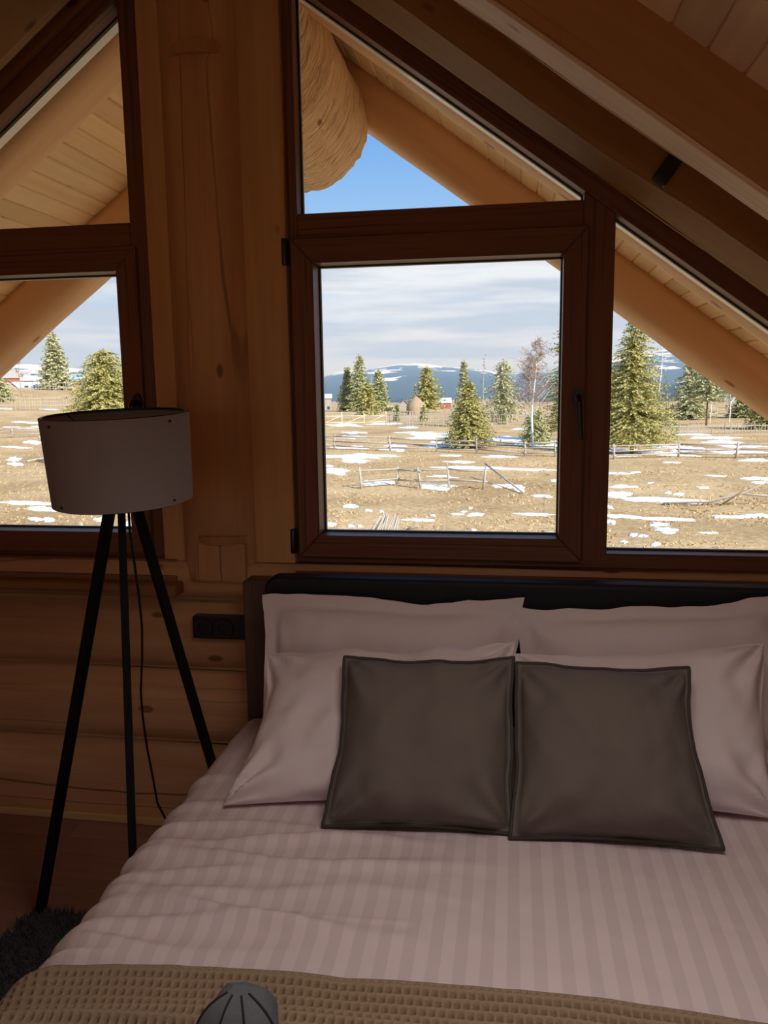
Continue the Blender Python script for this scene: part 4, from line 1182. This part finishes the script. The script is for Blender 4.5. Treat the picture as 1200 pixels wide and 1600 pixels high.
gp = ground_pt
rail_fence('rail_fence', [gp(565, 764), gp(620, 759), gp(658, 763), gp(702, 763), gp(755, 765)], 20, 1.0, (0.35, 0.85), 'short broken grey rail fence standing alone in the near meadow', M['grey_wood'], 0.12, 0.09, 0.18, seed=3)
rail_fence('rail_fence', [gp(440, 697), gp(522, 702), gp(610, 705), gp(682, 706), gp(745, 709), gp(820, 713), gp(868, 714), gp(960, 718), gp(1060, 714), gp(1150, 716), gp(1290, 714)], 4.4, 1.05, (0.25, 0.55, 0.88), 'long grey rail fence crossing the meadow before the big spruces', M['grey_wood'], 0.14, 0.10, 0.10, seed=5)
rail_fence('rail_fence', [gp(500, 666), gp(603, 664)], 2.9, 1.7, (0.25, 0.75), 'new pale timber rail fence with braces, behind the meadow', M['new_wood'], 0.11, 0.10, 0.04, seed=6, braces=True)
rail_fence('rail_fence', [gp(-60, 690), gp(20, 684), gp(90, 682)], 3.0, 1.1, (0.3, 0.6, 0.9), 'grey rail fence at the left edge behind the lampshade', M['grey_wood'], 0.13, 0.10, 0.14, seed=8)
rail_fence('rail_fence', [gp(1040, 655), gp(1120, 654), gp(1260, 652)], 7.0, 1.6, (0.4, 0.85), 'far grey rail fence in front of the pines at the right', M['grey_wood'], 0.14, 0.12, 0.06, seed=10)
paling_fence('paling_fence', [gp(603, 666), gp(700, 667), gp(800, 668), gp(880, 668)], 1.85, 0.26, 'grey paling fence behind the meadow in the middle window', M['grey_wood'], 2, 0.06)
paling_fence('paling_fence', [gp(1030, 679), gp(1120, 678), gp(1270, 676)], 0.95, 0.28, 'low paling fence in the right hand pane below the pines', M['grey_wood'], 4, 0.07)
paling_fence('paling_fence', [gp(-60, 641), gp(40, 641), gp(112, 640)], 2.1, 0.30, 'grey paling fence in the left window below the village', M['grey_wood'], 6, 0.06)
paling_fence('paling_fence', [far(-60, 190), far(60, 190), far(200, 195)], 2.2, 0.5, 'second, farther paling fence in the left window before the barns', M['grey_wood'], 7, 0.08)
paling_fence('paling_fence', [far(480, 130), far(640, 128), far(880, 130)], 1.5, 0.8, 'farther thin fence behind the paling fence in the middle window', M['grey_wood'], 9, 0.08)

# heap of old fence poles in the near meadow
hp = gp(600, 836); heap = empty('pole_heap', hp, label='heap of grey fence poles leaning together in the near meadow', cat='poles')
q = random.Random(12)
for i in range(13):
    bx = -0.42 + 0.075 * i + q.uniform(-0.03, 0.03); ln = -0.02 + 0.020 * i
    base = hp + Vector((bx - 0.12, q.uniform(-0.3, 0.1), -0.05)); top = hp + Vector((bx + 0.20 - 0.018 * i + q.uniform(-0.05, 0.05), 0.25 + q.uniform(-0.1, 0.1), q.uniform(0.42, 0.66)))
    tube('pole', [base, base.lerp(top, 0.5), top], [0.032, 0.03, 0.026], M['grey_wood'], heap, sides=6)
fb = gp(648, 828)
tube('fallen_branch', [fb + Vector((-0.25, 0, 0.02)), fb + Vector((0.0, 0, 0.14)), fb + Vector((0.18, 0.05, 0.24)), fb + Vector((0.42, 0.05, 0.40))], [0.03, 0.026, 0.02, 0.01], M['grey_wood'], None, sides=6, label='grey fallen branch beside the heap of poles', cat='branch')
fb = gp(1090, 790); fbr = empty('fallen_tree', fb, label='pale dead branches lying in the meadow in the right hand pane', cat='branch')
for pts, r in (([(-1.2, 0.3, 0.03), (0.4, 0.2, 0.12), (1.6, 0.1, 0.45), (2.6, 0, 1.0)], 0.05), ([(1.6, 0.1, 0.45), (2.4, 0.4, 0.35), (4.5, 0.8, 0.30), (6.2, 1.0, 0.45)], 0.045), ([(0.9, 0.1, 0.05), (1.5, 0, 0.5), (1.75, 0, 0.9)], 0.03), ([(3.8, 0.5, 0.05), (3.9, 0.5, 0.4), (4.2, 0.5, 0.65)], 0.03)):
    tube('limb', [fb + Vector(p) for p in pts], [r, r * 0.9, r * 0.7, r * 0.4][:len(pts)], M['twig'] if r < 0.04 else M['grey_wood'], fbr, sides=5)
# rails that slid down beside the broken fence
fb = gp(760, 752)
tube('fallen_rail', [gp(758, 748) + Vector((0, 0, 0.75)), gp(818, 772) + Vector((0, 0, 0.05))], 0.04, M['grey_wood'], None, sides=6, label='grey rail slanting to the ground at the broken fence', cat='rail')
fb = gp(70, 724)
for i_, (a, b, lb) in enumerate(((gp(42, 722), gp(95, 716), 'weathered plank lying in the grass, behind the lampshade'), (gp(58, 720), gp(95, 730), 'second weathered plank crossing it in the grass by the lampshade'))):
    tube('lying_plank', [a + Vector((0, 0, 0.05)), b + Vector((0, 0, 0.25))], [0.09, 0.08], M['grey_wood'], None, sides=4, label=lb, cat='plank')


# trees -------------------------------------------------------------
def conifer(name, px, r, top_py, half_px, label, mat, seed, base_gap=0.08, spread=1.0, dens=1.0, ragged=0.25, droop=0.25, bare_to=0.0, group='conifers beyond the meadow', leaf=None, taper=0.85):
    q = random.Random(seed); base = far(px, r)
    H = height_at(px, top_py, r) - base.z; Rm = 1.22 * half_px * r / FOC
    root = empty(name, base, label=label, cat='tree', group=group)
    tube('trunk', [base - Vector((0, 0, 0.2)), base + Vector((0.0, 0, H * 0.5)), base + Vector((0, 0, H * 0.98))], [max(0.05, H * 0.016), H * 0.010, 0.01], M['bark'], root, sides=7)
    V, Fc = [], []
    lv = leaf or max(0.10, 0.0031 * r)
    z = H * max(base_gap, bare_to)
    nlev = int(max(16, 44 * dens)); zs = [H * max(base_gap, bare_to) + (H * 0.99 - H * max(base_gap, bare_to)) * (i / nlev) for i in range(nlev)]
    lo = H * max(base_gap, bare_to)
    for z in zs:
        f = (z - lo) / (H - lo)
        Rl = Rm * ((1 - f) ** taper) * (1.0 if f > 0.10 else 0.80 + 2.0 * f) + 0.05 * Rm
        nb = max(4, int((7 + 11 * (1 - f)) * dens))
        for k in range(nb):
            a = q.uniform(0, 2 * math.pi); L = Rl * q.uniform(1 - ragged * 1.6, 1 + ragged * 0.6); L = max(L, 0.12 * Rm)
            zz = z + q.uniform(-0.5, 0.5) * H / nlev
            dr = Vector((math.cos(a), math.sin(a), 0)); sd = Vector((-math.sin(a), math.cos(a), 0))
            ns = max(3, int(L / (lv * 0.75)))
            for s_ in range(ns):
                t = (s_ + 0.7) / ns
                p = dr * (L * t) + Vector((0, 0, zz - droop * L * t ** 1.3 + 0.12 * L * max(0, t - 0.6)))
                for m_ in range(2):
                    w = sd * ((-1) ** m_)
                    tipv = p + (w * q.uniform(0.5, 1.1) + dr * q.uniform(0.3, 1.0) + Vector((0, 0, q.uniform(-0.65, 0.35)))) * (lv * q.uniform(0.7, 1.35) * (1.15 - 0.45 * t))
                    ww = (Vector((q.uniform(-1, 1), q.uniform(-1, 1), q.uniform(-1, 1)))) * lv * 0.33
                    b0 = len(V); mid = p.lerp(tipv, 0.55)
                    V += [p, mid + ww, tipv, mid - ww]; Fc.append((b0, b0 + 1, b0 + 2, b0 + 3))
    # leader
    for k in range(14):
        a = q.uniform(0, 2 * math.pi); p = Vector((0, 0, H * q.uniform(0.93, 1.0))); tipv = p + Vector((math.cos(a), math.sin(a), 0.7)) * lv * q.uniform(0.4, 0.9); ww = Vector((math.sin(a), -math.cos(a), 0)) * lv * 0.2; b0 = len(V)
        V += [p, p.lerp(tipv, 0.5) + ww, tipv, p.lerp(tipv, 0.5) - ww]; Fc.append((b0, b0 + 1, b0 + 2, b0 + 3))
    mesh_obj('foliage', V, Fc, mat, root, loc=base)
    return root


def bare_tree(name, px, r, top_py, label, seed, lean=(0, 0), spread=0.25, first=0.35, trunk=0.012, limbs=14, twigs=7, mat_t=None, mat_b=None, group='birches and bare trees'):
    q = random.Random(seed); base = far(px, r); H = height_at(px, top_py, r) - base.z
    root = empty(name, base, label=label, cat='tree', group=group)
    ax = [base + Vector((lean[0] * t * t * H, lean[1] * t * t * H, H * t)) + Vector((0.012 * H * math.sin(t * 7 + seed), 0, 0)) for t in np.linspace(0, 1, 9)]
    ax[0] -= Vector((0, 0, 0.2))
    tube('trunk', ax, [H * trunk * (1 - 0.88 * i / 8) for i in range(9)], mat_t or M['birch_bark'], root, sides=7)
    big, fine = [], []
    for k in range(limbs):
        t = first + (0.95 - first) * q.random(); i = int(t * 8); p = ax[i].lerp(ax[min(8, i + 1)], t * 8 - i) - base
        a = q.uniform(0, 2 * math.pi); L = H * spread * (1.15 - t) * q.uniform(0.7, 1.3)
        d = Vector((math.cos(a) * 0.62, math.sin(a) * 0.62, 0.78)).normalized()
        pts = [p, p + d * L * 0.5, p + d * L + Vector((0, 0, -0.05 * L))]
        big.append(tube_geo(pts, [H * trunk * 0.30 * (1.1 - t), H * trunk * 0.20 * (1.1 - t), H * trunk * 0.07], 4))
        for m_ in range(twigs):
            u = q.uniform(0.25, 1.0); b = pts[0].lerp(pts[2], u)
            dd = Vector((q.uniform(-1, 1), q.uniform(-1, 1), q.uniform(-0.4, 0.9))).normalized(); l2 = L * q.uniform(0.25, 0.5)
            e = b + dd * l2 + Vector((0, 0, -0.18 * l2)); w = max(0.010, r * 0.00022)
            fine.append(tube_geo([b, b.lerp(e, 0.5) + Vector((0, 0, 0.06 * l2)), e], [w, w * 0.8, w * 0.4], 3, False))
            for n_ in range(3):
                g = b.lerp(e, q.uniform(0.3, 1.0)); dd2 = (dd + Vector((q.uniform(-1, 1), q.uniform(-1, 1), q.uniform(-1, 0.6)))).normalized()
                fine.append(tube_geo([g, g + dd2 * l2 * 0.45], [w * 0.7, w * 0.3], 3, False))
    V, Fc = merge(big); mesh_obj('limb', V, Fc, mat_t or M['birch_bark'], root, True, loc=base, kind='stuff')
    V, Fc = merge(fine); mesh_obj('twig', V, Fc, mat_b or M['twig'], root, False, loc=base, kind='stuff')
    return root


def dist_of(px, base_py): p = gp(px, base_py); return math.hypot(p.x, p.y + 2.6)


OL, GR, GY = M['spruce_olive'], M['spruce_green'], M['spruce_grey']
# middle window
conifer('spruce', 543, 185, 573, 15, 'slim dark spruce, leftmost of the far clump in the middle window', GR, 21, 0.06, taper=0.8, dens=0.9)
conifer('spruce', 562, 180, 554, 21, 'tallest pointed spruce of the far clump in the middle window', GR, 22, 0.06, taper=0.8, dens=0.9)
conifer('spruce', 592, 175, 578, 17, 'dark spruce at the right end of the far clump', GR, 23, 0.05, taper=0.75, dens=0.9)
conifer('spruce', 574, 150, 597, 16, 'low olive young spruce standing before the far clump', OL, 24, 0.04, taper=0.5, dens=0.8)
bare_tree('birch', 581, 160, 588, 'thin pale birch stem amid the far clump of spruces', 31, limbs=6, spread=0.14)
conifer('pine', 667, 165, 572, 24, 'round bushy green pine behind the brown haystack', OL, 25, 0.12, taper=0.62, ragged=0.35, dens=0.9)
conifer('spruce', 725, 100, 563, 15, 'grey spruce top rising behind the olive spruce in the middle', GY, 26, 0.05, taper=0.85)
conifer('spruce', 733, 62, 594, 37, 'olive green spruce standing alone in the middle of the meadow', OL, 27, 0.10, taper=0.85, dens=1.25)
bare_tree('dead_tree', 756, 118, 546, 'tall bare pole of a dead tree right of the olive spruce', 33, limbs=9, spread=0.10, first=0.5, trunk=0.010, mat_t=M['grey_wood'])
conifer('pine', 786, 112, 561, 27, 'broad ragged grey-green pine left of the white birch', GY, 28, 0.12, taper=0.42, ragged=0.5, dens=0.85, droop=0.45)
conifer('spruce', 838, 66, 640, 24, 'low dark spruce at the foot of the white birch', GR, 29, 0.04, taper=0.5, dens=0.9)
bare_tree('birch', 833, 64, 527, 'white birch with reddish brown twigs beside the sash edge', 34, lean=(0.028, 0), limbs=60, spread=0.36, first=0.24, trunk=0.0135, twigs=11)
conifer('spruce', 882, 70, 478, 34, 'tall spruce behind the sash edge, right of the white birch', OL, 30, 0.10, taper=0.7, ragged=0.5, dens=1.1)
# right pane
conifer('spruce', 990, 57, 492, 56, 'large olive spruce filling the right hand pane beside the mullion', OL, 41, 0.10, taper=0.72, dens=1.5, ragged=0.3)
conifer('spruce', 955, 64, 575, 30, 'broad low spruce half behind the mullion, joining the large one', OL, 40, 0.06, taper=0.5, dens=1.0)
bare_tree('birch', 1027, 75, 520, 'leaning bare white tree rising behind the large spruce', 35, lean=(0.05, 0), limbs=9, spread=0.34, first=0.45, trunk=0.008, twigs=3, mat_b=M['birch_bark'])
conifer('pine', 1080, 118, 562, 26, 'broad green pine below the eaves in the right hand pane', GY, 42, 0.06, taper=0.5, ragged=0.4)
conifer('pine', 1106, 100, 560, 22, 'tall pine with a bare grey trunk in the right hand pane', GY, 43, 0.40, taper=0.4, ragged=0.45)
bare_tree('birch', 1112, 104, 600, 'thin straight birch right beside the bare trunked pine', 36, limbs=8, spread=0.2)
bare_tree('birch', 1142, 104, 590, 'slender birch with fan of twigs between two pines', 37, limbs=22, spread=0.28, mat_b=M['birch_bark'])
conifer('spruce', 1165, 125, 590, 20, 'dark spruce behind the slender birch at the right', GR, 44, 0.05, taper=0.45)
conifer('spruce', 1203, 92, 600, 26, 'low bushy spruce cut by the right edge of the picture', OL, 45, 0.04, taper=0.5)
# left window
conifer('spruce', 88, 200, 519, 21, 'tall grey spruce standing by the village in the left window', GY, 51, 0.05, taper=0.62, dens=1.1)
conifer('pine', 165, 95, 544, 50, 'big olive pine rising behind the lampshade', OL, 52, 0.03, taper=0.42, dens=1.4, ragged=0.35)
conifer('spruce', -8, 150, 580, 20, 'green spruce cut by the left edge of the picture', GR, 53, 0.04, taper=0.5)
bare_tree('bare_tree', 32, 170, 552, 'bare brown tree before the barns in the left window', 38, limbs=12, spread=0.26, trunk=0.008, mat_t=M['twig'])
# young spruces by the haystacks
for px, r, tp, hw, lb in ((620, 120, 632, 4, 'tiny young spruce, first left of the brown haystack'), (661, 118, 634, 4, 'tiny young spruce in front of the brown haystack'), (786, 105, 633, 6, 'tiny young spruce before the conical haystack'), (724, 108, 640, 5, 'tiny young spruce at the paling fence behind the olive spruce')):
    conifer('young_spruce', px, r, tp, hw, lb, GR, px, 0.03, dens=0.5, group='young spruces')

# haystacks, barns, village -------------------------------------------
for px, r, tp, w, k, lb in ((650, 150, 619, 15, 0.55, 'big brown haystack before the round pine in the middle window'), (783, 118, 632, 14, 0.35, 'low conical brown haystack under the broad pine')):
    b = far(px, r); H = height_at(px, tp, r) - b.z; R = w * r / FOC; V, Fc = [], []; prof = [(1.0, -0.05), (1.04, 0.25), (0.95, k), (0.62, 0.74), (0.25, 0.93), (0.04, 1.0)]; sd = 18
    for rr_, zz in prof:
        for i in range(sd):
            a = 2 * math.pi * i / sd; m_ = 1 + 0.07 * fbm(math.cos(a) * 2, math.sin(a) * 2, zz * 3 + px); V.append((R * rr_ * m_ * math.cos(a), R * rr_ * m_ * math.sin(a), H * zz))
    for i in range(len(prof) - 1):
        for j in range(sd): j2 = (j + 1) % sd; Fc.append((i * sd + j, i * sd + j2, (i + 1) * sd + j2, (i + 1) * sd + j))
    Fc.append(tuple((len(prof) - 1) * sd + j for j in range(sd)))
    mesh_obj('haystack', V, Fc, M['hay'], None, True, loc=b, label=lb, cat='haystack', group='haystacks')


def barn(name, px0, px1, r, eave_py, ridge_py, wall_mat, roof_mat, label, depth=7.0, gable=False, base_py=None, windows=2):
    pm = (px0 + px1) / 2; b = far(pm, r); W = (px1 - px0) * r / FOC
    d = Vector((b.x, b.y + 2.6, 0)).normalized(); s = Vector((d.y, -d.x, 0))
    ze, zr = height_at(pm, eave_py, r) - b.z, height_at(pm, ridge_py, r) - b.z
    root = empty(name, b, label=label, cat='building')
    def wp(u, v, z): return s * (u * W / 2) + d * (v * depth) + Vector((0, 0, z))
    if gable:
        ring = [wp(-1, 0, -1), wp(1, 0, -1), wp(1, 0, ze), wp(0, 0, zr), wp(-1, 0, ze)]; ring2 = [p + d * depth for p in ring]
    else:
        ring = [wp(-1, 0, -1), wp(-1, 1, -1), wp(-1, 1, ze), wp(-1, 0.5, zr), wp(-1, 0, ze)]; ring2 = [p + s * W for p in ring]
    V = ring + ring2; Fc = [(0, 1, 2, 3, 4), (9, 8, 7, 6, 5)] + [(i, i + 5, (i + 1) % 5 + 5, (i + 1) % 5) for i in range(5)]
    mesh_obj('wall', V, Fc, wall_mat, root, loc=b)
    parts = []
    for i, j in ((2, 3), (3, 4)):
        e = 0.4
        out = (ring[j] - ring[i]) if j == 3 else (ring[i] - ring[j]); out = out.normalized() * -e
        lo = 2 if j == 3 else 4
        ax = (ring2[0] - ring[0]).normalized() * e; up = Vector((0, 0, 0.12))
        A, B = ring[lo] + out - ax, ring[3] - ax; C_, D_ = ring2[3] + ax, ring2[lo] + out + ax
        V2 = [A, B, C_, D_, A + up, B + up, C_ + up, D_ + up]
        parts.append((V2, [(0, 1, 2, 3), (7, 6, 5, 4), (0, 4, 5, 1), (1, 5, 6, 2), (2, 6, 7, 3), (3, 7, 4, 0)]))
    for v, f in parts: mesh_obj('roof_slope', v, f, roof_mat, root, loc=b)
    for i in range(windows):
        u = -0.6 + 1.2 * i / max(1, windows - 1) if windows > 1 else 0
        c = wp(u, -0.01, ze * 0.45); V2 = [c + s * (x * 0.45) + Vector((0, 0, z * 0.5)) - d * y for y in (0, 0.06) for x, z in ((-1, -1), (1, -1), (1, 1), (-1, 1))]
        mesh_obj('window', V2, [(0, 1, 2, 3), (7, 6, 5, 4), (0, 4, 5, 1), (1, 5, 6, 2), (2, 6, 7, 3), (3, 7, 4, 0)], M['dark_window'], root, loc=b)
    return root


barn('barn', 8, 44, 260, 590, 580, M['red_wall'], M['roof_grey'], 'red walled barn with grey roof at the left of the village')
barn('barn', 38, 68, 240, 594, 587, M['red_wall'], M['plaster'], 'low red building with pale roof in the middle of the village')
barn('shed', 26, 58, 215, 606, 597, M['grey_wall'], M['tin'], 'grey shed with bright tin roof before the red barns', windows=1)
barn('barn', 96, 130, 255, 594, 585, M['red_wall'], M['tin_blue'], 'red building with bluish tin roof right of the grey spruce')
barn('shed', 3, 26, 205, 607, 594, M['grey_wall'], M['grey_wall'], 'grey plank shed, gable to the meadow, at the left edge', gable=True, windows=0)
barn('house', 196, 232, 250, 594, 580, M['red_wall'], M['tin_blue'], 'blue roofed house just visible beside the left sash edge')
barn('house', 496, 517, 300, 622, 616, M['grey_wall'], M['tin'], 'far grey roofed house at the left edge of the middle window')
barn('shed', 625, 638, 260, 632, 625, M['grey_wall'], M['roof_grey'], 'tiny grey hut left of the brown haystack', gable=True, windows=0)
barn('house', 688, 704, 330, 629, 622, M['red_wall'], M['tin'], 'tiny red house far off between pine and olive spruce')
b = far(84, 205); zt_ = height_at(84, 602, 205) - b.z
V = [(-2.2, 0, 0), (2.2, 0, 0), (2.4, 2.5, 0), (-2.0, 2.5, 0), (-1.2, 0.6, zt_ * 0.9), (0.6, 0.7, zt_), (1.0, 1.7, zt_ * 0.8), (-1.2, 1.8, zt_ * 0.9)]
mesh_obj('tarpaulin', V, [(3, 2, 1, 0), (4, 5, 6, 7), (0, 1, 5, 4), (1, 2, 6, 5), (2, 3, 7, 6), (3, 0, 4, 7)], M['yellow'], None, loc=b, label='bright yellow tarpaulin over a heap below the grey spruce', cat='tarpaulin')

# mountains -------------------------------------------------------------
def mountain(name, r0, prof, depth, label, seed, low=0.0):
    """prof: (pixel column, height of the skyline in the photograph); real slopes rising over DEPTH metres behind r0."""
    pxs = np.array([p[0] for p in prof], float); hs = np.array([height_at(p[0], p[1], r0 + depth) for p in prof])
    V, Fc = [], []; n, m_ = 150, 26
    for i in range(n + 1):
        px = pxs[0] + (pxs[-1] - pxs[0]) * i / n; d = ray(px, 611); dh = Vector((d.x, d.y, 0)).normalized()
        h = float(np.interp(px, pxs, hs))
        for j in range(m_ + 1):
            t = j / m_; r = r0 + depth * t * 1.0
            p = CAM + dh * r
            f = t ** 0.85
            z = -40 + (h + 40) * f + (1 - t) * t * 4 * (0.16 * h * fbm(p.x * 0.0022 + seed, p.y * 0.0016, seed, 4)) + 3.0 * fbm(p.x * 0.012, p.y * 0.012, seed) * f
            V.append((p.x, p.y, z))
    for i in range(n):
        for j in range(m_):
            a = i * (m_ + 1) + j; Fc.append((a, a + m_ + 1, a + m_ + 2, a + 1))
    mesh_obj(name, V, Fc, M['mountain'], None, True, label=label, kind='structure')


mountain('mountain', 2600, [(-900, 600), (-500, 585), (-200, 578), (0, 566), (40, 567), (90, 574), (140, 577), (210, 580), (330, 592), (430, 600), (490, 598), (508, 588), (530, 580), (560, 578), (595, 574), (615, 570), (640, 567), (668, 569), (690, 572), (720, 574), (760, 579), (800, 584), (860, 582), (930, 560), (985, 552), (1030, 547), (1060, 546), (1110, 556), (1180, 575), (1300, 590), (1700, 590), (2200, 600)], 1900,
         'blue forested mountain ridge with snow fields on the horizon', 4.4)
mountain('foothill', 1900, [(560, 640), (595, 634), (610, 626), (630, 622), (650, 627), (680, 634), (740, 634), (800, 622), (870, 616), (960, 612), (1050, 600), (1120, 598), (1250, 610), (1500, 622)], 500,
         'dark wooded foothill below the snowy mountain ridge', 9.1)

# blue haze of the valley air between the fields and the mountains
hz = bpy.data.materials.new('valley_haze'); hz.use_nodes = True; nt = hz.node_tree; nt.nodes.clear()
vs = nt.nodes.new('ShaderNodeVolumeScatter'); vs.inputs['Color'].default_value = (0.44, 0.67, 1.0, 1); vs.inputs['Density'].default_value = 0.00042; vs.inputs['Anisotropy'].default_value = 0.0
o_ = nt.nodes.new('ShaderNodeOutputMaterial'); nt.links.new(vs.outputs[0], o_.inputs['Volume'])
bm = bmesh.new(); bmesh.ops.create_cube(bm, size=1.0); bmesh.ops.scale(bm, vec=(9000, 3400, 300), verts=bm.verts)
bm_obj('valley_haze', bm, hz, None, loc=(0, 1250 + 1700, 85), label='thin bluish haze over the valley before the mountains', cat='haze', kind='stuff')
